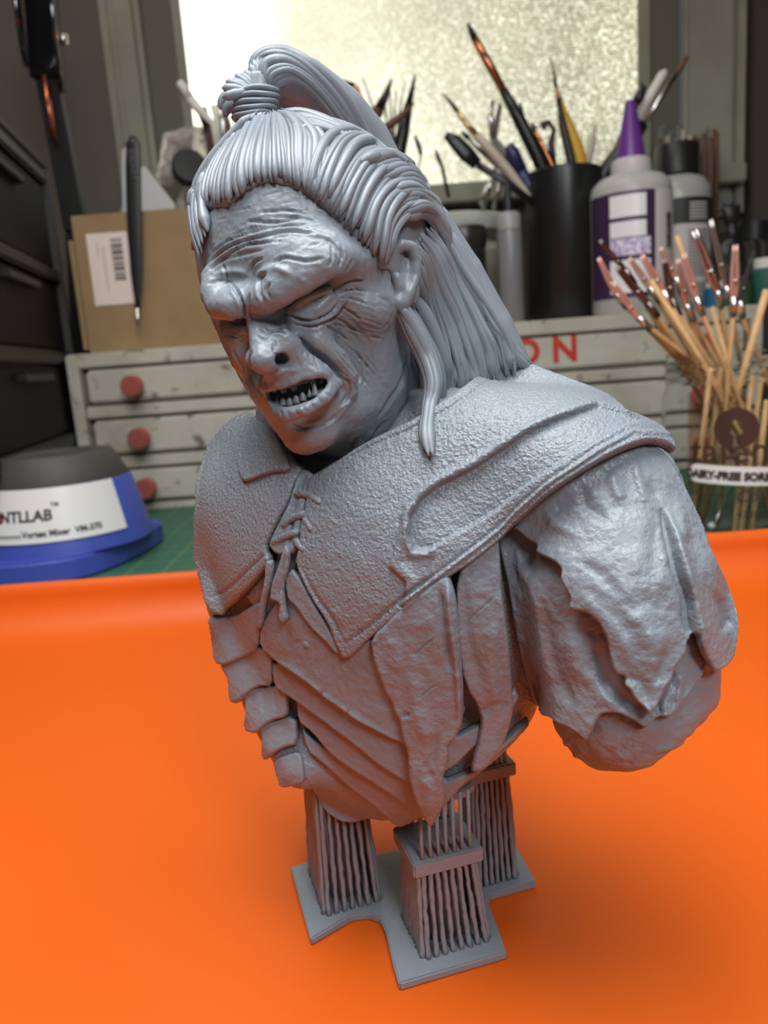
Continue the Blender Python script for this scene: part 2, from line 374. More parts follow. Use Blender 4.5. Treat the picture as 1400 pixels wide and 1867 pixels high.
def glassmat():
    ma = mat('daylit_obscure_glass', (.5, .5, .45), .25, bump=('cells', 120, .6, .002)); nt = ma.node_tree; N, L = nt.nodes, nt.links; b = N['Principled BSDF']
    tc = N.new('ShaderNodeTexCoord')
    def tex(sx, sy, sc, lo, hi, det=2):
        mp = N.new('ShaderNodeMapping'); mp.inputs['Scale'].default_value = (sx, 1, sy); L.new(tc.outputs['Object'], mp.inputs['Vector'])
        n = N.new('ShaderNodeTexNoise'); n.inputs['Scale'].default_value = sc; n.inputs['Detail'].default_value = det; L.new(mp.outputs[0], n.inputs['Vector'])
        r = N.new('ShaderNodeMapRange'); r.inputs['From Min'].default_value = lo; r.inputs['From Max'].default_value = hi; L.new(n.outputs['Fac'], r.inputs['Value']); return r
    hz = tex(1, 3.4, 165, .42, .60, 0); vz = tex(3.4, 1, 165, .42, .60, 0); big = tex(1, 1.3, 3.2, .38, .62, 2)
    wv = N.new('ShaderNodeTexWave'); wv.wave_type = 'BANDS'; wv.bands_direction = 'Z'; wv.inputs['Scale'].default_value = 85; wv.inputs['Distortion'].default_value = 1.2; wv.inputs['Detail Scale'].default_value = 3; L.new(tc.outputs['Object'], wv.inputs['Vector'])
    a = N.new('ShaderNodeMath'); a.operation = 'MULTIPLY'; L.new(hz.outputs[0], a.inputs[0]); L.new(vz.outputs[0], a.inputs[1])
    a1 = N.new('ShaderNodeMath'); a1.operation = 'MULTIPLY_ADD'; L.new(wv.outputs['Fac'], a1.inputs[0]); a1.inputs[1].default_value = .22; L.new(a.outputs[0], a1.inputs[2])
    r = N.new('ShaderNodeValToRGB'); e = r.color_ramp.elements; e[0].position = .0; e[0].color = (.15, .14, .07, 1); e[1].position = .95; e[1].color = (1.0, 1.0, .80, 1)
    m_ = e.new(.30); m_.color = (.46, .45, .27, 1); L.new(a1.outputs[0], r.inputs['Fac'])
    # daylight is strongest towards the upper left of the pane
    sp = N.new('ShaderNodeSeparateXYZ'); L.new(tc.outputs['Object'], sp.inputs[0])
    gx = N.new('ShaderNodeMapRange'); gx.inputs['From Min'].default_value = -.06; gx.inputs['From Max'].default_value = -.20; gx.inputs['To Min'].default_value = 0; gx.inputs['To Max'].default_value = 1; L.new(sp.outputs['X'], gx.inputs['Value'])
    mx = N.new('ShaderNodeMix'); mx.data_type = 'RGBA'; mx.inputs[7].default_value = (1.5, 1.5, 1.25, 1); L.new(gx.outputs[0], mx.inputs[0])
    g2 = N.new('ShaderNodeMapRange'); g2.inputs['From Min'].default_value = .26; g2.inputs['From Max'].default_value = -.02; g2.inputs['To Max'].default_value = .62; L.new(sp.outputs['X'], g2.inputs['Value'])
    m2 = N.new('ShaderNodeMix'); m2.data_type = 'RGBA'; m2.inputs[7].default_value = (.86, .84, .62, 1); L.new(g2.outputs[0], m2.inputs[0]); L.new(r.outputs['Color'], m2.inputs[6]); L.new(m2.outputs[2], mx.inputs[6])
    st = N.new('ShaderNodeMapRange'); st.inputs['To Min'].default_value = .72; st.inputs['To Max'].default_value = 1.25; L.new(big.outputs[0], st.inputs['Value'])
    L.new(mx.outputs[2], b.inputs['Emission Color']); L.new(st.outputs[0], b.inputs['Emission Strength'])
    return ma
tag(boxm('window_1', (-.212, WY-.003, .33), (.374, WY+.003, 1.03), glassmat()), kind='structure')
trim(9, (-.214, WY-.010, .335), (-.203, WY-.002, 1.03)); trim(10, (.357, WY-.010, .335), (.372, WY-.002, 1.03))
tag(boxm('floor', (-2.2, -2.2, -.76), (2.2, 1.15, -.74), mat('floor_boards', (.12, .09, .06), .6)), kind='structure')
tag(boxm('ceiling', (-2.2, -2.2, 1.7), (2.2, 1.15, 1.72), mat('ceiling_paint', (.6, .6, .57), .9)), kind='structure')
tag(boxm('wall_left', (-1.25, -2.2, -.74), (-1.2, 1.05, 1.7), wallm), kind='structure')
tag(boxm('wall_right', (1.25, -2.2, -.74), (1.3, 1.05, 1.7), wallm), kind='structure')
for sx in (-1.1, 1.02):
    for sy in (-.2, .95): boxm('leg', (sx, sy, -.74), (sx+.05, sy+.05, -.035), MATS['desk_top'], bpy.data.objects['desk'])
# ================================================================= the bust
ROOT = np.array([0, .160, .0])
bust = empty('warrior_bust', ROOT, 'blue-grey resin bust of a snarling long-haired warrior on ribbed supports in orange tray', 'figurine')
def bmesh_obj(name, V, Q, ma, T=None, parent=bust, smooth=True):   # V in mm world
    return link(name, mesh_np(V/1000.-ROOT, Q, T, smooth, name), ma, parent)
def pd(x, y, d): return PD(x, y, d/1000.)*1000.                    # d in mm
def frame(yaw, pitch, roll):
    y, p, r = map(math.radians, (yaw, pitch, roll))
    f = np.array([-math.sin(y)*math.cos(p), -math.cos(y)*math.cos(p), -math.sin(p)])
    u = np.array([-math.sin(y)*math.sin(p), -math.cos(y)*math.sin(p), math.cos(p)]); l = np.cross(u, f)
    return l*math.cos(r)+u*math.sin(r), f, u*math.cos(r)-l*math.sin(r)
HL, HF, HU = frame(38, 20, 9); HA = np.array([HL, HF, HU])
HC = pd(588, 445, 158)
def H(l, f, u): return HC+HL*l+HF*f+HU*u
# --- skull and face base
skull = Sdf()
HC2 = pd(580, 452, 157)
skull.add(Ell(HC2, (21.2, 22.3, 22.8), HA), 1)
skull.add(Ell(pd(556, 470, 149), (20.5, 20, 21), HA), 6)              # forehead
skull.add(Ell(pd(584, 632, 151), (16.2, 17.2, 23.5), HA), 8)           # face mass
skull.add(Ell(pd(576, 742, 144), (7.8, 7.6, 4.6), HA), 6)            # chin
skull.add(Tube([pd(706, 590, 161), pd(684, 670, 158), pd(636, 722, 150), pd(600, 748, 145)], [4.3, 4.2, 3.8, 3.6]), 5)   # jaw, left side
skull.add(Tube([pd(496, 640, 163), pd(515, 690, 158), pd(548, 735, 150)], [3.2, 3.2, 3.2]), 5)
def SP(x, y, off=0.): P, n = skull.trace(x, y); return P[0]-nrm(ray(x, y))*off*1.15    # on the skull, raised by off mm along the normal
face = skull.copy()
neck = Tube([pd(668, 640, 172), pd(682, 800, 173), pd(690, 900, 175)], [12, 12.5, 15])
face.add(neck, 5)
for a, b in (((728, 640, 166), (650, 870, 158)), ((735, 690, 164), (745, 850, 166))):   # neck cords
    face.add(Tube([pd(*a), pd(*b)], [3.0, 2.6]), 3.5)
# brow ridges
face.add(Tube([SP(452, 552, .0), SP(478, 545, 1.6), SP(512, 528, 2.0), SP(548, 507, 2.2), SP(590, 484, 2.2), SP(625, 474, 1.2), SP(655, 478, -.8)], [2.0, 2.6, 3.3, 3.2, 2.8, 2.6, 2.2]), 3)
face.add(Tube([SP(468, 556, 1.2), SP(488, 552, 2.6), SP(512, 538, 2.8), SP(545, 514, 2.6), SP(585, 492, 1.6)], [1.2, 1.7, 1.7, 1.5, 1.2]), 1.6)
face.add(Tube([SP(446, 558, .2), SP(425, 560, 2.4), SP(402, 556, 2.8), SP(390, 535, 2.2), SP(388, 510, .5)], [1.8, 2.5, 2.6, 2.4, 2]), 3)
face.add(Tube([SP(505, 470, -.4), SP(545, 460, .2), SP(590, 452, -.2)], [3, 3.2, 3]), 4)
# eye sockets and eyeballs
face.sub(Tube([SP(528, 568, 1.4), SP(552, 556, 1.0), SP(580, 543, 1.0), SP(606, 528, 1.6)], [1.7, 2.2, 2.2, 1.5]), 2)
face.sub(Tube([SP(418, 594, 1.2), SP(430, 595, 1.0), SP(446, 592, 1.2)], [1.4, 1.9, 1.6]), 1.6)
face.add(Ell(SP(568, 551, -2.6), (3.6, 3.6, 3.4), HA), .8)
face.add(Ell(SP(430, 602, -2.2), (3.0, 3.0, 3.0), HA), .8)
face.add(Tube([SP(530, 566, .6), SP(548, 551, 1.0), SP(572, 537, 1.1), SP(600, 527, .5)], [.6, .75, .75, .6]), .7)      # upper lid
face.add(Tube([SP(528, 574, .2), SP(552, 572, .8), SP(580, 561, .9), SP(606, 540, .3)], [.6, .85, .85, .6]), .8)        # lower lid
face.add(Tube([SP(536, 588, -.2), SP(566, 586, .2), SP(600, 570, .2), SP(622, 548, -.3)], [1.0, 1.3, 1.3, 1.0]), 1.2)   # bag
face.add(Tube([SP(414, 598, .4), SP(430, 600, .8), SP(446, 598, .5)], [.5, .6, .5]), .6)
face.add(Tube([SP(418, 610, .2), SP(434, 614, .6), SP(450, 606, .4)], [.6, .8, .6]), .8)
# cheekbones and cheeks
face.add(Tube([SP(600, 606, -1.4), SP(645, 585, -.8), SP(690, 560, -1.5)], [3, 3.4, 3]), 4)
face.add(Tube([SP(440, 640, -.6), SP(440, 655, -1)], [1.8, 1.8]), 3)
face.sub(Ell(SP(668, 650, 2.4), (5, 3, 8), HA), 5)
# nose
face.add(Tube([SP(464, 580, -.4), SP(472, 606, 2.0), SP(478, 634, 4.6), SP(484, 656, 6.4)], [1.3, 1.7, 2.1, 2.6]), 1.4)
face.add(Tube([SP(486, 596, -.6), SP(496, 624, 2.2), SP(502, 640, 3.4)], [1.9, 2.3, 2.2]), 2)
face.add(Ell(SP(521, 632, 3.1), (2.2, 2.4, 2.6), HA), 1.2)                       # left wing
face.add(Tube([SP(505, 622, 3.6), SP(520, 614, 3.4), SP(536, 628, 2.8), SP(540, 652, 2.6), SP(530, 672, 3.0), SP(512, 678, 4.2), SP(496, 676, 5.2)], [1, 1.2, 1.4, 1.5, 1.2, 1, 1.2]), 1.0)
face.add(Ell(SP(466, 655, 4.4), (1.6, 2, 1.9), HA), 1.2)
face.add(Tube([SP(490, 672, 5.2), SP(494, 692, 2.6)], [1.2, 1.4]), 1.2)
face.sub(Tube([SP(514, 657, 7.5), SP(514, 657, 2.5), SP(512, 652, 0)], [1.15, 1.2, .8]), .5)
face.sub(Tube([SP(478, 676, 7.5), SP(478, 674, 3)], [.6, .6]), .5)
# muzzle and lips
face.add(Ell(SP(530, 702, -1.2), (9.5, 4.6, 5.2), HA), 3)
face.add(Ell(SP(560, 672, -.6), (4, 3.6, 4), HA), 3)
U = [(472, 700), (488, 706), (512, 704), (541, 697), (568, 682), (592, 677), (618, 690)]
Lw = [(498, 736), (508, 750), (524, 755), (554, 745), (590, 725), (608, 704), (626, 696)]
face.add(Tube([SP(x, y, o) for (x, y), o in zip(U, (2.2, 3.6, 3.9, 3.7, 3.0, 2.4, 1.6))], [.8, .95, 1.0, 1.0, .95, .9, .8]), 1.0)
face.add(Tube([SP(x, y, o) for (x, y), o in zip(Lw, (3.0, 3.8, 4.2, 3.9, 3.0, 2.2, 1.4))], [.9, 1.2, 1.4, 1.4, 1.3, 1.1, .9]), 1.2)
face.sub(Tube([SP(500, 722, 6), SP(530, 727, 6.2), SP(560, 713, 5.6), SP(588, 697, 4.4)], [1.3, 2.0, 2.0, 1.3]), .5)    # mouth
face.sub(Tube([SP(500, 722, 3), SP(530, 726, 3), SP(560, 712, 3), SP(590, 695, 2)], [1.4, 2.0, 2.1, 1.4]), .5)
face.sub(Tube([SP(504, 722, .5), SP(530, 724, 0), SP(560, 710, -.4), SP(588, 694, -.4)], [1.5, 2.0, 2.1, 1.5]), .5)
# nasolabial folds
face.sub(Tube([SP(548, 622, 1.4), SP(585, 646, 1.3), SP(614, 672, 1.3), SP(634, 698, 1.5)], [.9, 1.2, 1.4, 1.0]), 1.2)
face.add(Tube([SP(545, 606, .2), SP(580, 622, .8), SP(614, 650, .6), SP(638, 684, .1), SP(642, 714, -.6)], [1.1, 1.5, 1.7, 1.4, 1.1]), 1.5)
# chin crease and ball
face.sub(Tube([SP(520, 778, 2.0), SP(560, 774, 1.6), SP(604, 750, 1.6)], [1.2, 1.8, 1.2]), 2)
face.add(Ell(SP(566, 797, -1.6), (6, 3.5, 3), HA), 2.5)

hV, hQ = face.mesh(*(lambda b: (b.min(0)-8, b.max(0)+8))(np.array([pd(484,650,122), pd(350,500,150), HC+28, HC-28, H(0, 28, -42), pd(655, 900, 140), pd(680, 900, 185), H(0, -26, 0)])), .31)
# --- fine sculpting strokes (photo pixels): points, width px, height mm, kind
WR = [
 ([(376,482),(419,449),(473,432),(530,421),(575,426)], 4.2, -.55, 'm'), ([(383,489),(423,460),(451,446),(500,440)], 4, -.5, 'm'), ([(380,468),(415,440),(460,424),(520,412),(585,420)], 3.2, -.3, 'm'), ([(500,398),(540,396),(580,404)], 3, -.25, 'm'), ([(420,430),(460,415),(500,410)], 3, -.22, 'm'),
 ([(372,500),(400,478),(430,466),(480,455)], 5, -.35, 'm'), ([(451,403),(501,406),(551,395)], 5, -.4, 'm'), ([(470,388),(520,384),(560,392)], 4, -.25, 'm'),
 ([(560,430),(600,440),(625,470)], 6, -.4, 'm'), ([(440,425),(500,412),(570,410)], 4, -.25, 'm'),
 ([(446,590),(444,560),(436,540),(424,520)], 5.5, -1.0, 'm'), ([(460,585),(452,560),(455,535)], 4, -.5, 'm'),
 ([(478,548),(472,530),(474,510),(486,498)], 5, -.7, 'm'), ([(492,545),(486,530),(492,515)], 4, -.5, 'm'), ([(410,520),(414,500),(406,482)], 4, -.35, 'm'),
 ([(470,500),(500,490),(530,500)], 7, .5, 'g'), ([(500,480),(520,470),(560,476),(590,470)], 5, -.4, 'm'), ([(455,500),(462,480),(480,470)], 4, -.35, 'm'),
 ([(395,500),(430,495),(450,500)], 6, .5, 'g'), ([(380,520),(400,512),(425,515)], 4, -.3, 'm'),
 ([(520,572),(560,585),(600,572),(620,548)], 4.5, -.7, 'm'), ([(535,590),(575,595),(615,575),(635,550)], 4, -.5, 'm'), ([(470,590),(500,602),(530,604)], 4, -.35, 'm'),
 ([(614,524),(640,513),(664,512)], 3.5, -.5, 'm'), ([(616,532),(645,528),(668,530)], 3.5, -.5, 'm'), ([(618,542),(645,545),(664,552)], 3.5, -.5, 'm'),
 ([(622,560),(640,570),(655,582)], 3.5, -.45, 'm'), ([(606,575),(630,590),(648,604)], 3.5, -.45, 'm'), ([(590,590),(615,606),(632,622)], 3.2, -.4, 'm'),
 ([(600,486),(606,466),(604,448)], 3.5, -.45, 'm'), ([(616,490),(624,468),(622,450)], 3.5, -.45, 'm'), ([(632,494),(642,474)], 3.5, -.4, 'm'),
 ([(650,640),(657,668),(654,698)], 5, -.3, 'm'), ([(664,650),(668,680),(660,706)], 3.5, -.22, 'm'), ([(676,640),(680,672)], 4, -.3, 'm'),
 ([(470,600),(482,606),(492,600)], 3.5, -.4, 'm'), ([(468,612),(480,620),(488,616)], 3.5, -.4, 'm'), ([(486,612),(496,606),(512,604),(524,610)], 4, -.5, 'm'),
 ([(500,622),(500,640),(506,650)], 4, -.5, 'm'), ([(552,640),(556,664)], 3, -.3, 'm'), ([(562,646),(568,668)], 3, -.3, 'm'), ([(572,652),(580,670)], 3, -.3, 'm'),
 ([(542,650),(546,672)], 3, -.25, 'm'), ([(505,684),(520,676),(540,676)], 4, .3, 'g'), ([(480,690),(484,702)], 3, -.3, 'm'), ([(585,654),(594,668)], 3, -.3, 'm'),
 ([(510,748),(514,760)], 2.4, -.3, 'g'), ([(524,750),(528,763)], 2.4, -.3, 'g'), ([(538,747),(543,758)], 2.4, -.3, 'g'), ([(552,741),(558,752)], 2.4, -.3, 'g'),
 ([(566,734),(573,745)], 2.4, -.3, 'g'), ([(580,726),(588,736)], 2.4, -.3, 'g'), ([(595,714),(603,724)], 2.4, -.3, 'g'),
 ([(626,690),(636,700),(634,720),(620,742)], 5, -.6, 'm'), ([(530,775),(560,780),(600,768),(630,740)], 5, -.45, 'm'), ([(612,760),(640,730)], 5, .4, 'g'),
 ([(690,760),(730,700),(742,660)], 6, -.4, 'm'), ([(650,840),(700,770)], 6, -.4, 'm'), ([(700,830),(736,740)], 7, -.5, 'm'), ([(622,850),(650,800)], 6, -.4, 'm'),
 ([(700,540),(712,560),(716,590)], 6, -.4, 'g'), ([(458,640),(452,670),(460,700),(478,722)], 4, -.6, 'm'), ([(424,640),(446,676)], 4, -.3, 'm'),
 ([(420,612),(432,616),(446,608)], 3, -.4, 'm'), ([(416,586),(432,590),(446,588)], 3, -.4, 'm'),
]
rw = np.random.RandomState(3)
for i in range(90):                                            # short random creases on forehead, temples and cheeks
    x0, y0, sl = [(rw.uniform(390, 600), rw.uniform(350, 480), -.25), (rw.uniform(620, 700), rw.uniform(500, 620), .35), (rw.uniform(600, 680), rw.uniform(600, 700), 1.2)][i % 3]
    L = rw.uniform(14, 40); WR.append(([(x0-L/2, y0-L/2*sl), (x0, y0+rw.uniform(-3, 3)), (x0+L/2, y0+L/2*sl)], rw.uniform(2, 3.4), -rw.uniform(.08, .22), 'm'))
n = vnormals(hV, hQ)
if n[np.argmax(hV@HF)]@HF < 0: hQ = hQ[:, ::-1]; n = -n
px, py, dd = project(hV)
vw = hV/1000.-CAM; vw /= np.linalg.norm(vw, axis=1, keepdims=True)
fac = np.clip(-(n*vw).sum(1)*2.2, 0, 1)
h = np.zeros(len(hV)); vis = fac > 0
for pts, w_, a_, k_ in WR: h[vis] += stroke(px[vis], py[vis], pts, w_, a_, k_)
h = h*fac+.10*vnoise(hV, .28)+.07*vnoise(hV, .7)+.06*vnoise(hV, 1.7)
hV = hV+n*h[:, None]
head = bmesh_obj('head', hV, hQ, resin)
# ----------------------------------------------------------------- torso, arm
BL, BF = np.array([math.cos(math.radians(30)), -.5, 0]), np.array([-.5, -math.cos(math.radians(30)), 0])
BA = np.array([BL, BF, [0, 0, 1.]])
def Bp(l, f, z): return np.array([3., 162., 0])+BL*l+BF*f+np.array([0, 0, z])
torso = Sdf()
torso.add(Ell(Bp(-3, 0, 86), (42, 23, 33), BA), 1)
torso.add(Ell(Bp(-6, 0, 58), (35, 21, 34), BA), 8)
torso.add(Tube([pd(425, 868, 189), pd(470, 815, 186), pd(545, 825, 180)], [6, 7, 7]), 6)
torso.add(Tube([pd(925, 748, 178), pd(1010, 768, 172), pd(1088, 812, 162)], [9, 9, 8.5]), 7)
torso.add(Tube([pd(440, 1130, 186), pd(488, 1270, 178), pd(548, 1395, 168)], [5.5, 5.2, 4.5]), 8)
torso.add(Tube([pd(410, 920, 188), pd(418, 1090, 184)], [5.2, 5.2]), 6)
torso.add(Tube([Bp(-36, -2, 98), Bp(-18, -3, 108), Bp(10, -3, 112), Bp(34, -2, 104)], [14, 12, 12, 14]), 8)
torso.add(Tube([pd(700, 860, 176), pd(690, 760, 178)], [16, 13]), 6)
arm = Sdf()
arm.add(Tube([pd(1080, 915, 148), pd(1118, 1060, 142), pd(1150, 1260, 141)], [13.5, 17.2, 15.5]), 6)
arm.add(Tube([pd(1000, 860, 158), pd(1100, 930, 148)], [14, 14]), 8)
arm.cut(Plane(pd(1230, 1300, 141), nrm(_R*.62-_U*.78)), 3)
body = Sdf(torso.ops+[('+', o[1], 6.) for o in arm.ops[:2]])
cutP = Plane(pd(660, 1478, 146), nrm(-_U*1.0-_F*.2))
bodym = torso.copy().cut(cutP, 1.5).cut(Plane(pd(896, 1418, 150), nrm(_R*.66-_U*.75)), 1.5)
V, Q = bodym.mesh((-52, 118, 26), (62, 206, 132), .7)
V = V+vnormals(V, Q)[:, :]*0
bmesh_obj('torso', V, Q, resin_leather)

def reseat(Q, V):                                              # make faces point to the camera
    n = vnormals(V, Q); c = V-CAM*1000
    return Q[:, ::-1] if (n*c).sum() > 0 else Q
def patch(name, poly, ma, off=1.5, thick=1.2, base=None, step=2.6, edge=7., e_h=None, strokes=(), fn=None, round_=1, rough=.12, hem=None, lift=None, parent=bust, sub=None, smooth=1.5):
    """a plate or cloth lying on the body: outline in photograph pixels, traced on to the body surface, raised by off mm and given thickness"""
    base = base or body; P = np.asarray(poly, float)
    for _ in range(round_): P = np.stack([P*.8+np.roll(P, -1, 0)*.2, P*.2+np.roll(P, -1, 0)*.8], 1).reshape(-1, 2)
    lo = P.min(0)-step; nx, ny = (np.ceil((P.max(0)+step-lo)/step)+1).astype(int)
    X, Y = np.meshgrid(lo[0]+step*np.arange(nx), lo[1]+step*np.arange(ny), indexing='ij'); x = X.ravel(); y = Y.ravel()
    d, _, _ = polydist(x, y, P, True); sd = np.where(inside(x, y, P), d, -d); ok = sd > -step*.5
    I = np.arange(nx*ny).reshape(nx, ny); q = np.stack([I[:-1, :-1], I[1:, :-1], I[1:, 1:], I[:-1, 1:]], -1).reshape(-1, 4)
    g = ok[q]; full = g.all(1); three = g.sum(1) == 3
    Qd = q[full]; Td = np.array([[v for v, k in zip(a, b) if k] for a, b in zip(q[three], g[three])], int).reshape(-1, 3)
    used = np.unique(np.concatenate([Qd.ravel(), Td.ravel()])); mp = -np.ones(nx*ny, int); mp[used] = np.arange(len(used))
    Qd = mp[Qd]; Td = mp[Td]; x = x[used]; y = y[used]
    E = {}
    for f in list(Qd)+list(Td):
        for i in range(len(f)):
            a, b = int(f[i]), int(f[(i+1) % len(f)]); E[(a, b)] = 1
    bd = [(a, b) for (a, b) in E if (b, a) not in E]
    bi = np.unique(np.array(bd).ravel())
    bx, by = x[bi], y[bi]; best = np.full(len(bi), 1e9); nxp = bx.copy(); nyp = by.copy()
    for i in range(len(P)):
        a = P[i]; b = P[(i+1) % len(P)]-a; L = b@b+1e-9; t = np.clip(((bx-a[0])*b[0]+(by-a[1])*b[1])/L, 0, 1)
        cx = a[0]+t*b[0]; cy = a[1]+t*b[1]; dd_ = (bx-cx)**2+(by-cy)**2; u = dd_ < best; best[u] = dd_[u]; nxp[u] = cx[u]; nyp[u] = cy[u]
    x[bi] = nxp; y[bi] = nyp
    d, _, _ = polydist(x, y, P, True); d[bi] = 0
    S, n = base.trace(x, y, smooth=smooth)
    vd = rays(x, y); vd /= np.linalg.norm(vd, axis=1, keepdims=True)
    ed = np.vstack([Qd[:, [0, 1]], Qd[:, [1, 2]], Qd[:, [2, 3]], Qd[:, [3, 0]]]); tt_ = ((S-CAM*1000)*vd).sum(1); cnt = np.bincount(ed.ravel(), minlength=len(x))+1e-9
    for _ in range(14):                                        # even out the draped surface along the lines of sight
        a_ = np.bincount(ed[:, 0], tt_[ed[:, 1]], len(x))+np.bincount(ed[:, 1], tt_[ed[:, 0]], len(x)); tt_ = np.where(cnt > .5, .3*tt_+.7*a_/cnt, tt_)
    S = CAM*1000+vd*tt_[:, None]
    dirn = n*.55-vd*.45; dirn /= np.linalg.norm(dirn, axis=1, keepdims=True)
    h_ = np.full(len(x), float(off))
    if lift is not None: h_ += lift(x, y)
    top = h_.copy(); e_h = thick*.6 if e_h is None else e_h
    r = np.clip(d/edge, 0, 1); top -= e_h*(1-np.sqrt(np.clip(1-(1-r)**2, 0, 1)))
    if hem: top += hem[1]*np.exp(-((d-hem[0]*.55)/(hem[0]*.45))**4)
    inn = np.clip(d/3, 0, 1)
    for s_ in strokes: top += stroke(x, y, *s_)*(.3+.7*inn)
    if fn is not None: top += fn(x, y)
    top += rough*(vnoise(S, .35)+.5*vnoise(S, .9)+.25*vnoise(S, 2.2))
    Vt = S-vd*0+dirn*0+(-vd)*(top*.75)[:, None]+n*(top*.35)[:, None]
    lowh = h_-thick
    Vb = S+(-vd)*(lowh*.75)[:, None]+n*(lowh*.35)[:, None]
    m_ = len(x); V = np.vstack([Vt, Vb])
    W = np.array([[b, a, a+m_, b+m_] for a, b in bd])
    Qa = np.vstack([Qd, (Qd+m_)[:, ::-1], W]); Ta = np.vstack([Td, (Td+m_)[:, ::-1]]) if len(Td) else Td
    # orientation: front faces must look at the camera
    v0 = V[Qd[:, 1]]-V[Qd[:, 0]]; v1 = V[Qd[:, 2]]-V[Qd[:, 0]]
    if (np.cross(v0, v1)*(V[Qd[:, 0]]-CAM*1000)).sum() > 0: Qa = Qa[:, ::-1]; Ta = Ta[:, ::-1] if len(Ta) else Ta
    return bmesh_obj(name, V, Qa, ma, Ta, parent)

# --- under layers first: the plates of the corset
PL = [  # outline, off, thick
 ([(520,1380),(561,1384),(640,1430),(700,1470),(740,1488),(700,1500),(672,1494),(655,1499),(640,1502),(619,1499),(590,1480),(566,1432)], .2, 1.6),
 ([(550,1300),(560,1335),(640,1380),(740,1440),(790,1470),(782,1486),(748,1497),(730,1507),(712,1496),(684,1468),(646,1441),(600,1400),(557,1366)], 1.9, 2.2),
 ([(544,1240),(580,1250),(700,1340),(800,1420),(870,1390),(955,1300),(960,1322),(900,1372),(830,1438),(790,1486),(776,1484),(761,1476),(720,1446),(663,1410),(632,1390),(601,1366),(572,1330),(548,1313)], 3.6, 2.6),
 ([(505,1190),(600,1230),(760,1330),(850,1330),(930,1240),(942,1266),(880,1336),(820,1396),(752,1421),(720,1404),(690,1384),(650,1350),(601,1313),(570,1290),(540,1268),(508,1247)], 5.2, 2.8),
 ([(516,1092),(540,1060),(600,1090),(680,1150),(800,1240),(850,1270),(830,1330),(745,1347),(725,1341),(700,1328),(655,1304),(630,1284),(601,1264),(575,1240),(548,1220),(520,1203),(487,1174),(490,1130)], 6.7, 3.0)]
for i, (po, of, tk) in enumerate(PL):
    st = []
    if i == 4: st = [([(520,1200),(548,1216),(601,1258),(655,1298),(725,1336)], 7, .45, 'g'), ([(594,1262),(600,1250)], 3, -.5, 'g'), ([(640,1296),(647,1282)], 3, -.4, 'g'), ([(560,1160),(549,1166)], 4, -.4, 'g')]
    patch('corset_plate', po, resin_plate, of, tk, edge=6, rough=.16, strokes=st)
patch('corset_plate', [(497,1384),(550,1366),(556,1400),(557,1424),(535,1432),(513,1437),(505,1415)], resin_plate, 1.4, 2.2, edge=4)
patch('corset_plate', [(478,1320),(545,1300),(546,1357),(520,1362),(488,1385),(482,1377),(482,1350)], resin_plate, 2.9, 2.5, edge=4)
patch('corset_plate', [(452,1255),(535,1240),(534,1270),(532,1304),(500,1314),(475,1336),(453,1326),(455,1290)], resin_plate, 4.4, 2.5, edge=4, strokes=[([(470,1262),(468,1300)],3,-.2,'g'),([(490,1262),(488,1296)],3,-.2,'g'),([(512,1258),(510,1290)],3,-.2,'g')])
patch('corset_plate', [(410,1180),(505,1170),(512,1200),(508,1246),(480,1250),(446,1280),(431,1275),(428,1235),(415,1210)], resin_plate, 5.8, 2.6, edge=5)
patch('corset_plate', [(388,1115),(440,1120),(495,1085),(496,1120),(487,1176),(470,1192),(428,1212),(406,1203),(400,1160)], resin_plate, 6.9, 2.8, edge=5)
rv = Sdf().add(Ell(body.trace(564, 1172)[0][0]-nrm(ray(564, 1172))*7.1, (1.35, 1.35, 1.35)), 1)
V, Q = rv.mesh(rv.ops[0][1].c-2, rv.ops[0][1].c+2, .2); bmesh_obj('rivet', V, Q, resin_plate)
# --- cloth under the chest panels and hanging straps
patch('undershirt', [(455,1080),(520,1010),(545,880),(600,860),(640,1000),(600,1120),(560,1090),(540,1060),(500,1140),(470,1100)], resin_cloth, 4.8, 2.4, rough=.3, strokes=[([(520,1040),(500,1120)],5,.6,'g'),([(540,900),(520,1000)],4,-.5,'g')])
patch('hanging_strap', [(503,1015),(520,1020),(514,1060),(505,1085),(500,1120),(493,1140),(488,1128),(492,1090),(500,1060)], resin_cloth, 8.4, 1.8, edge=4)
patch('hanging_strap', [(538,990),(549,998),(546,1030),(536,1060),(540,1100),(545,1118),(536,1128),(526,1120),(529,1090),(512,1086),(514,1060),(526,1030)], resin_cloth, 9.0, 1.8, edge=4, strokes=[([(540,1010),(528,1080)],3,-.5,'g')])
patch('chest_flap', [(535,1045),(553,1030),(600,1110),(636,1172),(628,1186),(605,1160),(575,1130),(556,1100),(538,1085)], resin_cloth, 7.7, 2.2, edge=4)
# --- left chest panel (beyond the lacing)
def hemline(pts, w, a): return [(pts, w, a, 'g')]
patch('breast_panel', [(485,778),(520,800),(552,850),(572,862),(558,885),(546,920),(522,962),(506,998),(517,1018),(488,1052),(455,1086),(420,1118),(399,1112),(388,1098),(379,1050),(372,1010),(374,923),(377,877),(394,823),(429,781),(460,765)], resin_leather, 8.6, 3.4, edge=6, round_=2, rough=.1,
      strokes=[([(400,1090),(440,1066),(480,1030),(508,1005)], 2.6, -.5, 'g'), ([(390,1090),(384,1040),(383,990),(384,920),(388,870),(402,826)], 2.2, -.35, 'g')])
patch('collar_flap', [(453,834),(452,852),(456,872),(467,888),(485,884),(514,873),(552,872),(548,850),(531,819),(520,790),(485,772),(462,795)], resin_leather, 9.8, 2.2, edge=5, round_=2,
      strokes=[([(460,878),(467,884),(490,879),(520,870)], 3, .35, 'g')])
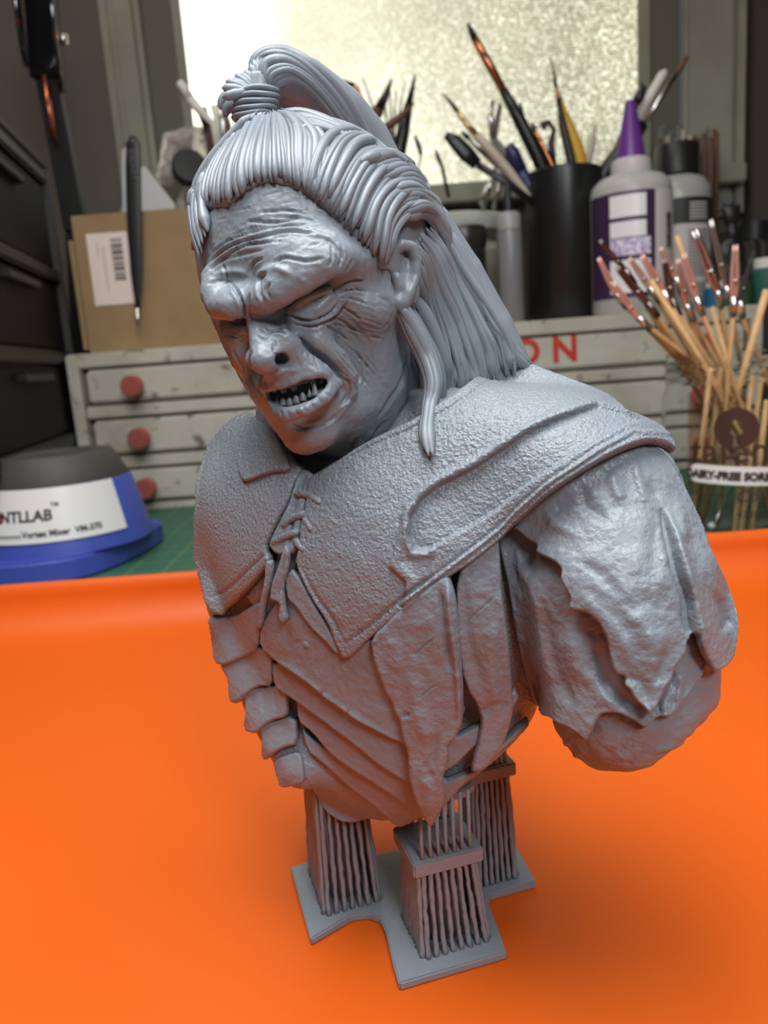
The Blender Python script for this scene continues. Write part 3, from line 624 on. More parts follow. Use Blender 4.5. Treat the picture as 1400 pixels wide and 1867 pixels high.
# --- right chest panel with the shoulder mantle
OUT = [(575,880),(599,866),(630,848),(661,826),(711,800),(761,777),(840,731),(880,695),(914,669),(935,668),(959,681),(1015,700),(1073,726),(1105,742),(1122,763),(1128,772),(1150,776),(1190,795),(1206,815),(1213,840),(1190,826),(1165,822),(1130,832),(1085,853),(1008,902),(943,958),(861,1024),(824,1046),(780,1082),(746,1104),(689,1150),(655,1185),(637,1193),(626,1170),(608,1123),(581,1083),(553,1025),(560,994),(563,958),(572,923)]
HOLE = [(1124,775),(1081,762),(1024,780),(963,804),(861,862),(806,888),(770,916),(753,945),(752,980),(761,1003),(785,1003),(806,992),(860,962),(902,936),(984,878),(1065,830),(1126,798),(1160,790)]
def mantle(x, y):
    d, _, _ = polydist(x, y, HOLE, True); i = inside(x, y, HOLE)
    v = np.where(i, -1.3*np.clip(d/4.5, 0, 1)**.8+.6*np.exp(-((d-16)/14)**2)*0, 0)
    d2, _, sd2 = polydist(x, y, HOLE[:11]); v += np.where(~i, .55*np.exp(-((d2-6)/6)**2), 0)
    BE = [(744,923),(728,994),(717,1030),(732,1042),(746,1055),(744,1085)]
    d3, _, s3 = polydist(x, y, BE)
    low = [(741,1090),(780,1062),(861,1003),(943,938),(1008,884),(1085,836),(1140,808),(1200,812)]
    d4, _, s4 = polydist(x, y, low); band = (~i) & (x > 715)
    v += np.where((d3 < 40) & band & (s3 < 0) & (y > 925), .8*np.clip(d3/4, 0, 1)*np.exp(-np.maximum(d3-14, 0)/9), 0)
    v += .35*np.exp(-(d4/3.)**2)*(y < 1100)-.25*np.exp(-((d4-6)/3.)**2)
    return v
patch('breast_panel', OUT, resin_leather, 8.4, 3.8, edge=6, round_=1, rough=.12, fn=mantle, step=2.3,
      strokes=[([(612,872),(661,840),(720,812),(761,794),(850,748),(905,702),(935,682)], 3.2, -.5, 'g'), ([(600,884),(640,866),(700,828)], 3, .25, 'g'),
               ([(566,1030),(590,1076),(622,1120),(640,1160)], 3, -.5, 'g'), ([(640,1162),(690,1124),(745,1078),(790,1046)], 3.2, -.5, 'g'),
               ([(770,780),(768,796)], 3, -.2, 'g'), ([(690,826),(690,840)], 2.6, .3, 'g'), ([(715,812),(715,826)], 2.6, .3, 'g'), ([(738,800),(738,814)], 2.6, .3, 'g')])
# --- lacing
def cord(name, px_, rad, off=5.6, base=None, ma=resin_leather, n=14, flat=1.):
    base = base or body; P = spline(px_, n); S, nn = base.trace(P[:, 0], P[:, 1]); vd = rays(P[:, 0], P[:, 1]); vd /= np.linalg.norm(vd, axis=1, keepdims=True)
    o = off+np.zeros(n); o[0] -= 1.2; o[-1] -= 1.2
    C = S-vd*o[:, None]; V, Q = sweep(C, np.full(n, rad)*np.clip(np.minimum(np.arange(n), n-1-np.arange(n))/1.5+.6, 0, 1), -vd, flat)
    return bmesh_obj(name, V, Q, ma)
def sweep(C, R, up, flat=1., k=10, cap=True, twist=0.):
    """tube along points C, radius R per point, flattened along 'up'"""
    n = len(C); T = np.gradient(C, axis=0); T /= np.linalg.norm(T, axis=1, keepdims=True)+1e-9
    up = np.broadcast_to(up, C.shape); B = np.cross(T, up); B /= np.linalg.norm(B, axis=1, keepdims=True)+1e-9; N = np.cross(B, T)
    a = np.linspace(0, 2*math.pi, k, endpoint=False)+twist
    V = C[:, None]+B[:, None]*(np.cos(a)[None, :, None]*R[:, None, None])+N[:, None]*(np.sin(a)[None, :, None]*R[:, None, None]*flat)
    V = V.reshape(-1, 3); i = np.arange(n-1)[:, None]*k; j = np.arange(k)[None]; j2 = (j+1) % k
    Q = np.stack([i+j, i+j2, i+k+j2, i+k+j], -1).reshape(-1, 4)
    c0 = len(V); V = np.vstack([V, C[0], C[-1]])
    q0 = [[c0, (b+1) % k, b, b] for b in range(k)]; q1 = [[c0+1, (n-1)*k+b, (n-1)*k+(b+1) % k, (n-1)*k+(b+1) % k] for b in range(k)]
    cap = np.array([[c0, (b+2) % k, (b+1) % k, b] for b in range(0, k, 2)]+[[c0+1, (n-1)*k+b, (n-1)*k+(b+1) % k, (n-1)*k+(b+2) % k] for b in range(0, k, 2)])
    return V, np.vstack([Q, cap])
for c in ([(541,899),(562,902),(587,918)], [(517,958),(530,946),(559,935)], [(499,990),(514,980),(546,968)], [(556,947),(562,955),(569,966)], [(540,986),(548,996),(560,1004)]):
    cord('lace', c, .72, 9.7)
patch('lacing_placket', [(553,866),(572,862),(590,880),(575,920),(566,960),(560,1000),(548,1010),(520,1010),(505,992),(524,955),(545,915),(552,888)], resin_cloth, 7.8, 2.2, rough=.3, strokes=[([(570,880),(552,930),(545,990)],4,-.9,'g'),([(560,880),(538,940),(524,990)],3,.4,'g')])
# --- arm
V, Q = arm.mesh(*(lambda b: (b.min(0)-22, b.max(0)+20))(np.array([pd(1000, 860, 158), pd(1100, 930, 148), pd(1150, 1280, 141)])), .6)
n = vnormals(V, Q); ax_, ay_, _ = project(V); h = .35*vnoise(V, .22)+.2*vnoise(V*np.array([1, 1, 2.2]), .6)
for k in range(26):
    rx = rw.uniform(990, 1220); ry = rw.uniform(1290, 1390); L = rw.uniform(20, 60); h += stroke(ax_, ay_, [(rx, ry+8), (rx+L/2, ry), (rx+L, ry-10)], 4, rw.choice([-.35, .3]), 'g')
if n[np.argmax(V[:, 0])][0] < 0: Q = Q[:, ::-1]; n = -n
bmesh_obj('upper_arm', V+n*h[:, None], Q, resin_cloth)
ab = Sdf(arm.ops[:2]+[('+', o[1], 6.) for o in torso.ops])
# --- torn sleeve
patch('inner_sleeve', [(905,960),(960,930),(1080,920),(1220,980),(1270,1060),(1290,1150),(1285,1222),(1255,1262),(1225,1300),(1212,1306),(1200,1302),(1175,1325),(1162,1316),(1154,1311),(1129,1298),(1100,1298),(1090,1312),(1078,1340),(1071,1348),(1062,1338),(1054,1332),(1040,1324),(1021,1316),(1005,1305),(993,1304),(984,1290),(968,1279),(954,1221),(944,1170),(936,1129),(925,1061),(907,990)],
      resin_cloth, 1.4, 1.5, base=ab, edge=4, round_=1, rough=.2, lift=lambda x, y: 1.2*np.clip((y-1250)/80, 0, 1),
      strokes=[([(1040,1150),(1060,1220),(1130,1290)], 16, .8, 'g'), ([(990,1100),(1010,1200),(1050,1290)], 12, -.7, 'g'), ([(960,1030),(985,1120),(1000,1240)], 12, .7, 'g'), ([(1085,1180),(1110,1250),(1160,1290)], 11, -.8, 'g'),
               ([(1190,1290),(1210,1250),(1225,1220)], 7, -.9, 'g'), ([(1230,1280),(1240,1230)], 6, .6, 'g'), ([(940,1000),(960,1060)], 10, .6, 'g'), ([(1200,1302),(1195,1275)], 5, -.8, 'g')])
patch('torn_sleeve', [(936,962),(960,935),(1008,893),(1085,845),(1146,820),(1195,822),(1216,850),(1246,905),(1272,962),(1280,990),(1294,1025),(1312,1065),(1327,1112),(1329,1145),(1324,1175),(1320,1198),(1304,1217),(1286,1223),(1278,1210),(1266,1190),(1258,1170),(1257,1157),(1250,1150),(1239,1171),(1240,1184),(1230,1200),(1222,1212),(1216,1236),(1206,1248),(1196,1275),(1188,1290),(1179,1299),(1172,1286),(1154,1268),(1146,1250),(1139,1246),(1138,1226),(1128,1226),(1119,1216),(1114,1192),(1108,1160),(1094,1130),(1072,1112),(1060,1110),(1044,1106),(1046,1086),(1036,1070),(1029,1056),(1031,1040),(1020,1027),(1004,1020),(985,1010),(988,996),(972,986),(962,978),(950,966)],
      resin_cloth, 3.8, 1.6, base=ab, edge=4, round_=1, rough=.22, lift=lambda x, y: 1.3*np.clip((y-1000)/160, 0, 1),
      strokes=[([(1200,940),(1212,990),(1222,1040),(1238,1090),(1240,1130),(1250,1160)], 7, -2.4, 'g'), ([(1212,950),(1228,1000),(1246,1060),(1258,1120),(1270,1190)], 8, 1.3, 'g'),
               ([(1245,960),(1262,1030),(1290,1120),(1300,1190)], 13, -.7, 'g'), ([(1225,920),(1240,990)], 9, .6, 'g'), ([(1290,1080),(1306,1130),(1300,1150)], 7, -1.4, 'g'),
               ([(1120,1060),(1150,1110),(1180,1160),(1190,1240)], 18, .9, 'g'), ([(1060,1080),(1110,1130),(1150,1200)], 14, .6, 'g'), ([(1070,1030),(1110,1060),(1160,1120)], 12, -.6, 'g'),
               ([(1180,880),(1190,960),(1180,1060)], 14, -.5, 'g'), ([(1110,870),(1130,920)], 9, .6, 'g'), ([(1060,890),(1075,930),(1110,960)], 10, -.5, 'g'), ([(1000,930),(1020,960),(1060,980)], 10, .5, 'g'),
               ([(1140,1230),(1165,1240),(1180,1280)], 9, -.5, 'g'), ([(1205,1180),(1190,1240)], 8, -.7, 'g'), ([(1150,850),(1165,900),(1195,940)], 8, .7, 'g')])
# --- hanging cloth strips
patch('cloth_strip', [(832,1040),(870,1005),(908,965),(915,1060),(922,1110),(927,1160),(926,1230),(925,1286),(915,1330),(905,1352),(880,1388),(866,1394),(854,1392),(858,1368),(866,1340),(872,1298),(864,1270),(849,1246),(838,1210),(832,1150)], resin_cloth, 7.0, 2.0, edge=7, rough=.2,
      strokes=[([(900,1080),(870,1105),(850,1125)], 2.6, -.28, 'm'), ([(845,1060),(850,1140),(870,1220)], 10, -.5, 'g'), ([(900,1120),(890,1200),(900,1290)], 12, .7, 'g'), ([(868,1290),(895,1270),(920,1275)], 8, -.5, 'g'), ([(880,1380),(895,1330),(912,1290)], 10, .4, 'g')])
patch('cloth_strip', [(684,1150),(745,1092),(800,1050),(821,1042),(832,1075),(837,1120),(841,1191),(843,1238),(841,1300),(830,1328),(815,1344),(818,1356),(812,1385),(807,1400),(809,1441),(800,1464),(785,1487),(776,1474),(768,1460),(757,1432),(750,1404),(748,1360),(738,1330),(734,1300),(724,1282),(721,1268),(710,1250),(702,1226),(690,1190)], resin_cloth, 8.8, 2.2, edge=8, rough=.22,
      strokes=[([(818,1060),(822,1110),(832,1200),(834,1300)], 5, 1.0, 'g'), ([(806,1070),(812,1120),(820,1200)], 5, -.8, 'g'), ([(762,1178),(778,1162),(798,1146)], 2.6, -.3, 'm'), ([(770,1256),(784,1240),(800,1230)], 2.6, -.3, 'm'),
               ([(760,1210),(765,1280),(780,1340)], 14, .8, 'g'), ([(738,1290),(752,1284)], 4, -.6, 'g'), ([(770,1400),(785,1420),(782,1460)], 8, .6, 'g'), ([(776,1372),(790,1400)], 5, -.5, 'g'), ([(800,1320),(786,1380)], 7, -.6, 'g'), ([(720,1150),(735,1210)], 12, .5, 'g')])
# ----------------------------------------------------------------- hair
hb = Sdf()
hb.add(Grown(skull, .7, HC-np.array([45, 50, 60]), HC+np.array([45, 50, 40])), 1)
hb.add(Ell(HC2+HU*.5, (22.0, 22.8, 23.4), HA), 3)
hb.add(Tube([pd(772, 425, 160), pd(815, 520, 165), pd(853, 620, 169), pd(890, 690, 171)], [6.5, 8.5, 10.5, 10]), 5)
hb.add(Tube([pd(768, 490, 154), pd(795, 600, 160), pd(825, 700, 163)], [3.5, 5, 6]), 4)
hb.add(Tube([pd(640, 345, 166), pd(715, 385, 166), pd(765, 430, 168)], [6, 7, 6]), 6)
tail = Sdf()
tail.add(Tube([pd(482, 160, 160), pd(505, 135, 160), pd(560, 150, 165), pd(620, 205, 172), pd(665, 262, 178), pd(700, 330, 182)], [3.4, 3.8, 4.8, 5.8, 6.2, 6]), 2)
tail.add(Tube([pd(498, 196, 168), pd(560, 202, 172), pd(630, 236, 176), pd(680, 300, 180)], [2.5, 3.6, 4.2, 4.5]), 3)
HV, HQ_, HCNT = [], [], [0]
def locks(base, guides, N, w, lift=.4, n=22, jit=3., flat=.75, seed=0, taper=(.35, .35), wv=.3, store=None):
    r = np.random.RandomState(seed); G = np.array([spline(g, n) for g in guides]); V_, Q_ = (HV, HQ_) if store is None else store
    for k in range(N):
        u = (k+.5+r.uniform(-.3, .3))/N*(len(G)-1); i = min(int(u), len(G)-2); f = u-i
        P = G[i]*(1-f)+G[i+1]*f; t = np.linspace(0, 1, n)
        P = P+np.stack([np.sin(t*3+r.uniform(0, 6)), np.cos(t*3+r.uniform(0, 6))], 1)*jit*(.3+.7*t[:, None])
        a0 = int(r.uniform(0, .06)*n); P = P[a0:]; t = t[a0:]
        S, nn = base.trace(P[:, 0], P[:, 1], n=30, smooth=2.)
        vd = rays(P[:, 0], P[:, 1]); vd /= np.linalg.norm(vd, axis=1, keepdims=True)
        q = np.linspace(0, 1, len(P)); env = np.clip(q/max(taper[0]*.5, 1e-3)+.25, 0, 1)*np.clip((1-q)/max(taper[1], 1e-3)+.12, 0, 1)
        R = w*r.uniform(.7, 1.25)*env*(1+wv*.3*np.sin(q*7+r.uniform(0, 6)))
        C = S+(nn*.6-vd*.4)*(lift+r.uniform(-.35, .45)-(.7*(1-np.clip(q*8, 0, 1))))[:, None]
        C[1:-1] = (C[:-2]+2*C[1:-1]+C[2:])/4
        v, q_ = sweep(C, R, nn, flat, 8); c = sum(len(a) for a in V_) if False else V_c(V_)
        V_.append(v); Q_.append(q_+c)
        # a thinner strand riding on the lock gives it a ridge
        if r.rand() < .25:
            o = r.uniform(-.45, .45)*w; T = np.gradient(C, axis=0); B = np.cross(T, nn); B /= np.linalg.norm(B, axis=1, keepdims=True)+1e-9
            v, q_ = sweep(C+B*o+nn*(R*flat*.62)[:, None], R*.42, nn, .8, 6); c = V_c(V_); V_.append(v); Q_.append(q_+c)
def V_c(V_): return int(sum(len(a) for a in V_))
C0 = [[(358,340),(352,375),(356,420),(368,474)], [(366,330),(362,375),(366,410),(374,450)], [(376,330),(372,368),(374,395),(380,420)]]
locks(hb, C0, 6, .95, .7, seed=31, jit=1.5, taper=(.2, .3), flat=1.)
C1 = [[(354,385),(358,335),(392,278),(436,235),(452,214)], [(380,376),(390,322),(416,272),(446,232),(460,214)], [(424,370),(428,312),(446,262),(463,228),(472,212)], [(468,334),(470,290),(478,250),(488,224),(490,210)],
      [(520,330),(518,290),(514,250),(508,224),(502,208)], [(556,348),(552,296),(552,252),(536,224),(510,208)], [(590,374),(592,320),(596,268),(566,234),(520,208)]]
locks(hb, C1, 30, .78, .75, seed=1, jit=1.5, taper=(.15, .2), flat=1.05)
locks(hb, C1, 14, .5, 1.2, seed=11, jit=3, taper=(.2, .3), flat=1.)
C1b = [[(500,214),(552,210),(612,232),(665,272)], [(512,226),(566,224),(626,246),(684,286)], [(530,250),(580,240),(640,262),(700,304)]]
locks(hb, C1b, 12, .85, .7, seed=12, jit=2, flat=1.)
C2 = [[(560,350),(572,300),(596,256),(640,246),(672,272)], [(590,375),(612,320),(640,276),(676,268),(700,296)], [(616,398),(640,340),(668,300),(704,290),(730,312)], [(652,432),(672,368),(700,330),(734,324),(768,358)],
      [(690,482),(696,410),(722,370),(756,366),(792,400)], [(704,482),(712,430),(738,396),(770,390),(808,440)]]
locks(hb, C2, 30, .92, .8, seed=2, jit=3, taper=(.15, .25), flat=1.05); locks(hb, C2, 16, .75, 1.7, seed=3, jit=7, taper=(.2, .35), flat=1.)
C2b = [[(640,300),(690,285),(722,300),(724,322)], [(690,330),(735,320),(765,345),(772,372)], [(715,370),(755,365),(790,390),(800,420)], [(735,405),(765,395),(800,430),(812,462)]]
locks(hb, C2b, 16, 1.1, 1.9, seed=4, jit=5, flat=1.)
C3 = [[(745,470),(765,540),(795,610),(808,670),(812,720)], [(758,440),(790,520),(822,600),(840,660),(848,716)], [(770,420),(815,510),(858,590),(876,640),(888,700)], [(785,405),(838,500),(890,580),(920,630),(935,676)], [(798,400),(852,488),(888,572),(920,626),(974,684)]]
locks(hb, C3, 24, 1.35, .5, seed=5, jit=5, n=30, taper=(.2, .12), flat=1.); locks(hb, C3, 18, .8, 1.6, seed=6, jit=9, n=30, taper=(.2, .3), flat=1.)
for dy in (0, 6, -7):                                             # the loose lock in front of the ear
    P3 = spline([(728,555-dy),(752,600),(779,655),(790,700),(782,745),(778,785),(784,830)], 30); dep = np.interp(np.linspace(0, 1, 30), [0, .3, .6, .85, 1], [139, 142, 141, 136, 134])
    C = np.array([pd(a-dy*.6, b, c) for (a, b), c in zip(P3, dep)]); R = np.interp(np.linspace(0, 1, 30), [0, .2, .5, .72, .85, .93, 1], [1.4, 2.2, 1.9, 1.25, 1.6, 1.3, .3])*(1 if dy == 0 else .5)
    v, q_ = sweep(C+(np.array([0, -.9, 0]) if dy else 0), R, -_F, .6, 10); c = V_c(HV); HV.append(v); HQ_.append(q_+c)
for P_, d0, d1, r0 in (([(735,545),(765,600),(795,660),(806,720),(812,760)], 145, 153, 1.3), ([(752,530),(788,600),(812,670),(818,720)], 147, 155, 1.4), ([(352,380),(356,410),(366,440),(372,472)], 160, 162, 1.4), ([(358,372),(362,400),(372,430)], 157, 158, 1.2),
                       ([(484,735),(486,760),(496,790),(512,812)], 166, 160, 2.2), ([(492,750),(498,775),(512,800),(530,812)], 162, 158, 2.2), ([(496,790),(520,812),(540,830)], 162, 160, 1.6)):
    P3 = spline(P_, 18); C = np.array([pd(a, b, c) for (a, b), c in zip(P3, np.linspace(d0, d1, 18))]); R = r0*np.clip(np.linspace(1, 0, 18)*3, .2, 1)*np.clip(np.linspace(.4, 4, 18), 0, 1)
    v, q_ = sweep(C, R, -_F, .7, 8); c = V_c(HV); HV.append(v); HQ_.append(q_+c)
def back_locks(N, w, seed):                                    # locks over the back and far side of the skull, running down from the tie
    r = np.random.RandomState(seed); top = pd(500, 225, 158)
    for k in range(N):
        az = math.radians(10+200*(k+r.uniform(-.3, .3))/N); n_ = 22; q = np.linspace(0, 1, n_)
        out = HL*math.cos(az)*(1 if k < N else 1)-HF*math.sin(az)
        out = HL*math.cos(az)+(-HF)*math.sin(az); C = top+np.outer(q, out)*34+np.outer(q**1.7, -HU)*(38+10*math.sin(az))+np.outer(np.sin(q*5+r.uniform(0, 6)), HU)*.5
        for _ in range(6): d = hb.ev(C); C = C-hb.grad(C, .6)*(d-.5)[:, None]
        nn = hb.grad(C, 1.5); vw_ = C-CAM*1000; vw_ /= np.linalg.norm(vw_, axis=1, keepdims=True); face_cam = (nn*vw_).sum(1) < .1
        first = np.argmax(~face_cam) if (~face_cam).any() else n_
        if first > n_-6: continue
        C = C[first:]; nn = nn[first:]; m_ = len(C); qx_, qy_, _ = project(C)
        if ((qx_ < 800) & (qy_ > 390)).any() or az < 1.25: continue
        e = np.linspace(0, 1, m_); R = w*r.uniform(.8, 1.2)*np.clip(e*6+.3, 0, 1)*np.clip((1-e)*5+.2, 0, 1)
        v, q_ = sweep(C, R, nn, 1., 8); c = V_c(HV); HV.append(v); HQ_.append(q_+c)
back_locks(52, 1.3, 21)
# scalp under the locks, open at the forehead
scalp = Sdf([(o, p, k) for o, p, k in hb.ops])
FACE = [(376,384),(419,378),(448,352),(470,340),(498,334),(544,348),(573,368),(612,404),(651,440),(691,493),(708,492),(724,556),(756,585),(778,650),(778,760),(700,900),(300,900),(300,500),(350,470),(366,420)]
scalp.sub(Cone(FACE, 166), 1)
sV, sQ = scalp.mesh(HC-np.array([40, 44, 62]), HC+np.array([52, 60, 34]), .8)
bmesh_obj('hair', np.vstack([sV]+HV), np.vstack([sQ]+[q_+len(sV) for q_ in HQ_]), resin_hair)['kind'] = 'stuff'
TV, TQ = [], []
T1 = [[(466,160),(464,118),(488,98),(530,100),(588,138),(636,192),(668,250),(704,300)], [(478,160),(482,120),(512,108),(560,130),(612,182),(650,240),(690,300)], [(490,164),(498,138),(530,128),(580,160),(622,210),(660,262),(680,296)], [(498,170),(512,154),(540,150),(584,180),(622,232),(650,272)]]
locks(tail, T1, 14, 1.05, .3, seed=7, jit=2.5, n=30, taper=(.15, .15), store=(TV, TQ), flat=1.); locks(tail, T1, 8, .7, 1.1, seed=8, jit=4, n=30, taper=(.15, .3), store=(TV, TQ))
sp = [(405,178),(404,160),(411,148),(420,146),(428,136),(438,134),(446,128),(456,116),(462,108),(472,104),(486,100)]
for i, (a, b) in enumerate(sp):                               # short tuft fanning out above the tie
    P3 = spline([(446+i*3.6, 168-i*.6), ((450+i*3.2+a)/2+1, (168+b)/2-1), (a, b)], 12); C = np.array([pd(x_, y_, 154.5+.25*i) for x_, y_ in P3])
    v, q_ = sweep(C, np.interp(np.linspace(0, 1, 12), [0, .5, .85, 1], [.9, 1.15, .95, .1]), -_F, .9, 8); c = V_c(TV); TV.append(v); TQ.append(q_+c)
for P_ in ([(452,168),(425,172),(406,186),(404,200)], [(454,180),(430,186),(414,200),(412,214)], [(456,196),(440,214),(428,222)]):
    P3 = spline(P_, 12); C = np.array([pd(x_, y_, 160) for x_, y_ in P3]); v, q_ = sweep(C, np.interp(np.linspace(0, 1, 12), [0, .5, 1], [1.2, 1.7, .3]), -_F, .7, 8); c = V_c(TV); TV.append(v); TQ.append(q_+c)
tV, tQ = tail.mesh(pd(478, 168, 158)-np.array([10, 12, 20]), pd(478, 168, 158)+np.array([46, 40, 16]), .7)
bmesh_obj('ponytail', np.vstack([tV]+TV), np.vstack([tQ]+[q_+len(tV) for q_ in TQ]), resin_hair)['kind'] = 'stuff'
for i, (y0, rr) in enumerate(((170, 3.7), (181, 3.95), (192, 3.95), (203, 3.95), (213, 3.8))):
    cc = pd(471-i*2.2, y0, 157.5); a = np.linspace(0, 2*math.pi, 33); ax1 = nrm(_R+_U*.12); ax2 = nrm(_F+_U*.25)
    C = cc+np.outer(np.cos(a), ax1)*rr+np.outer(np.sin(a), ax2)*rr*.9+np.outer(np.sin(a*3+i), _U)*.15
    v, q_ = sweep(C, np.full(33, 1.0-.05*i), _U, .62, 8); bmesh_obj('hair_tie', v, q_, resin_hair)
tie = Sdf().add(Tube([pd(474, 150, 158), pd(460, 236, 158)], [3.2, 3.5]), 1)
v, q_ = tie.mesh(pd(474, 160, 159)-10, pd(462, 232, 159)+10, .6); bmesh_obj('tied_hair', v, q_, resin_hair)
# ----------------------------------------------------------------- ear
ear = Sdf()
er = lambda a, b, d: pd(a, b, d-22.4)
ear.add(Ell(er(737, 503, 163.4), (1.3, 3.2, 5.4), HA), 1)
ear.add(Ell(er(733, 537, 162.2), (1.3, 1.5, 2.3), HA), 1.5)
ear.add(Tube([er(720, 492, 160.5), er(718, 466, 160), (er(732, 446, 160)), er(750, 450, 161), er(759, 474, 162), er(757, 505, 162.5), er(744, 532, 162), er(731, 552, 161.5)], [.8, .85, 1.0, 1.05, 1.05, 1.0, 1.25, 1.4]), 1.2)
ear.add(Tube([er(725, 552, 161), er(732, 520, 163), er(728, 490, 163)], [1.6, 1.8, 1.6]), 1.5)
ear.sub(Ell(er(735, 487, 159.2), (1.9, 2.2, 3.4), HA), .8)
ear.sub(Tube([er(745, 472, 159.6), er(748, 500, 160.2), er(740, 520, 160.4)], [.8, .8, .6]), .8)
ear.add(Tube([er(723, 505, 159.8), er(728, 522, 160.2)], [.9, 1.0]), .8)
v, q_ = ear.mesh(er(738, 500, 162)-12, er(738, 500, 162)+12, .3); bmesh_obj('ear', v, q_[:, :], resin)
# ----------------------------------------------------------------- teeth
mouth = face
def tooth(x0, y0, dx, dy, r0, L, off):
    P, _ = skull.trace([x0], [y0]); p = P[0]-nrm(ray(x0, y0))*off; d = nrm(_R*dx-_U*dy)
    n_ = 7; q = np.linspace(0, 1, n_); C = p+np.outer(q*L, d)+np.outer(q*q*.2*L, -_F)
    R = r0*np.sqrt(np.clip(1-q**2.4, .004, 1)) if L < 2.4*r0 else r0*(1-q*.97)
    v, q2 = sweep(C, R, -_F, .8, 8); return bmesh_obj('tooth', v, q2, resin)
for x0, y0, r_ in ((506,737,.62),(517,740,.66),(529,740,.66),(541,736,.66),(553,731,.64),(565,724,.62)): tooth(x0, y0, -.1, -1, r_, 1.5, 2.3)
for x0, y0, r_ in ((500,707,.7),(517,708,.75),(536,704,.7)): tooth(x0, y0, .1, 1, r_, 1.0, 1.4)
tooth(575, 722, -.1, -1, .85, 2.6, 2.6); tooth(570, 690, .25, 1, .85, 3.2, 1.4); tooth(586, 700, .1, -1, .6, 1.6, 1.0)
# ----------------------------------------------------------------- printed supports and raft
def pz(x, y, z): return PZ(x, y, z/1000.)*1000.
raft = [pz(*p, 3.2) for p in ((530,1580),(560,1570),(680,1560),(760,1540),(860,1530),(940,1540),(977,1606),(895,1629),(888,1640),(924,1735),(727,1793),(716,1755),(704,1700),(692,1672),(670,1664),(640,1668),(566,1712))]
def prism(name, poly, z0, z1, ma, parent=bust, bev=.35):
    bm = bmesh.new(); P = [np.array(p)/1000.-ROOT for p in poly]
    vs = [bm.verts.new((p[0], p[1], z0/1000.-ROOT[2])) for p in P]; f = bm.faces.new(vs); r = bmesh.ops.extrude_face_region(bm, geom=[f])
    for g in r['geom']:
        if isinstance(g, bmesh.types.BMVert): g.co.z = z1/1000.-ROOT[2]
    bmesh.ops.recalc_face_normals(bm, faces=bm.faces)
    if bev: bmesh.ops.bevel(bm, geom=bm.edges, offset=bev/1000., segments=2, affect='EDGES', clamp_overlap=True)
    me = bpy.data.meshes.new(name); bm.to_mesh(me); bm.free(); return link(name, me, ma, parent)
prism('raft', raft, 1.25, 3.2, resin_plate)
RL = np.array([math.cos(math.radians(16)), math.sin(math.radians(16)), 0]); RF = np.array([RL[1], -RL[0], 0])
def rods(c, ex, ey, nx, ny, zt, tx, ty, cap=True, lean=(0, 0)):
    """one ribbed pillar: rows of slightly wavy slats around a tapering block, centre c (mm), half sizes ex, ey at the foot and tx, ty at the top"""
    c = np.asarray(c, float); r = np.random.RandomState(int(c[0]*7+c[1]) % 999); L = RL; Fw = RF; top = c+L*lean[0]+Fw*lean[1]
    for side in range(4):
        N = nx if side % 2 == 0 else ny
        for k in range(N):
            u = -1+2*(k+.5)/N; s = 1 if side < 2 else -1
            if side % 2 == 0: a = c+L*ex*u+Fw*ey*s; b = top+L*tx*u+Fw*ty*s
            else: a = c+L*ex*s+Fw*ey*u; b = top+L*tx*s+Fw*ty*u
            n_ = 18; q = np.linspace(0, 1, n_)[:, None]; C = a*(1-q)+b*q; C[:, 2] = 3+q[:, 0]*(zt-3)
            C[:, :2] += r.uniform(-.12, .12, (n_, 2)); R = .52+.16*np.sin(np.linspace(0, 9, n_)+r.uniform(0, 6))*r.rand(n_)+.1*r.rand(n_); R[0] = .8
            v, q_ = sweep(C, R, Fw if side % 2 == 0 else L, 1., 6); bmesh_obj('support_rod', v, q_, resin_plate)
    core = [c+L*ex*.55*a+Fw*ey*.55*b for a, b in ((-1, -1), (1, -1), (1, 1), (-1, 1))]
    tcore = [top+L*tx*.6*a+Fw*ty*.6*b for a, b in ((-1, -1), (1, -1), (1, 1), (-1, 1))]
    V = np.array([[*p[:2], 3] for p in core]+[[*p[:2], zt] for p in tcore]); Q = np.array([[3,2,1,0],[4,5,6,7],[0,1,5,4],[1,2,6,5],[2,3,7,6],[3,0,4,7]])
    bmesh_obj('support_core', V, Q, resin_plate, smooth=False)
    if cap:
        sl = [top+L*(tx+1.6)*a+Fw*(ty+1.4)*b for a, b in ((-1, -1), (1, -1), (1, 1), (-1, 1))]
        prism('support_slab', sl, zt-1., zt+2.4, resin_plate)
        for k in range(7):
            for s in (-1, 1):
                a = top+L*tx*(-1+2*(k+.5)/7)+Fw*ty*s; C = np.array([[a[0], a[1], zt+1.5], [a[0], a[1], zt+5], [a[0]+.2, a[1], zt+16]]); v, q_ = sweep(C, np.array([.55, .42, .5]), Fw, 1, 6); bmesh_obj('support_rod', v, q_, resin_plate)
def foot(A, B, depth, **kw):                                     # near-left and near-right foot corners in the photo
    a, b = pz(*A, 3), pz(*B, 3); w = np.linalg.norm(b-a)/2; return (a+b)/2-RF*depth/2, w, depth/2
c, w_, d_ = foot((774,1752), (892,1712), 15); rods(c, w_, d_, 8, 10, 23.5, w_*.82, d_*.8, lean=(-.6, 0))
c, w_, d_ = foot((596,1668), (690,1645), 18); rods(c, w_+.5, d_, 7, 10, 34, w_*.9, d_*.85, cap=False, lean=(0, -1))
c, w_, d_ = foot((872,1622), (942,1598), 11); rods(c, w_, d_, 7, 7, 31.5, w_*.85, d_*.8)
prism('support_slab', [pz(720, 1500, 31), pz(850, 1470, 31), pz(868, 1455, 31), pz(740, 1440, 31)], 33, 35, resin_plate)
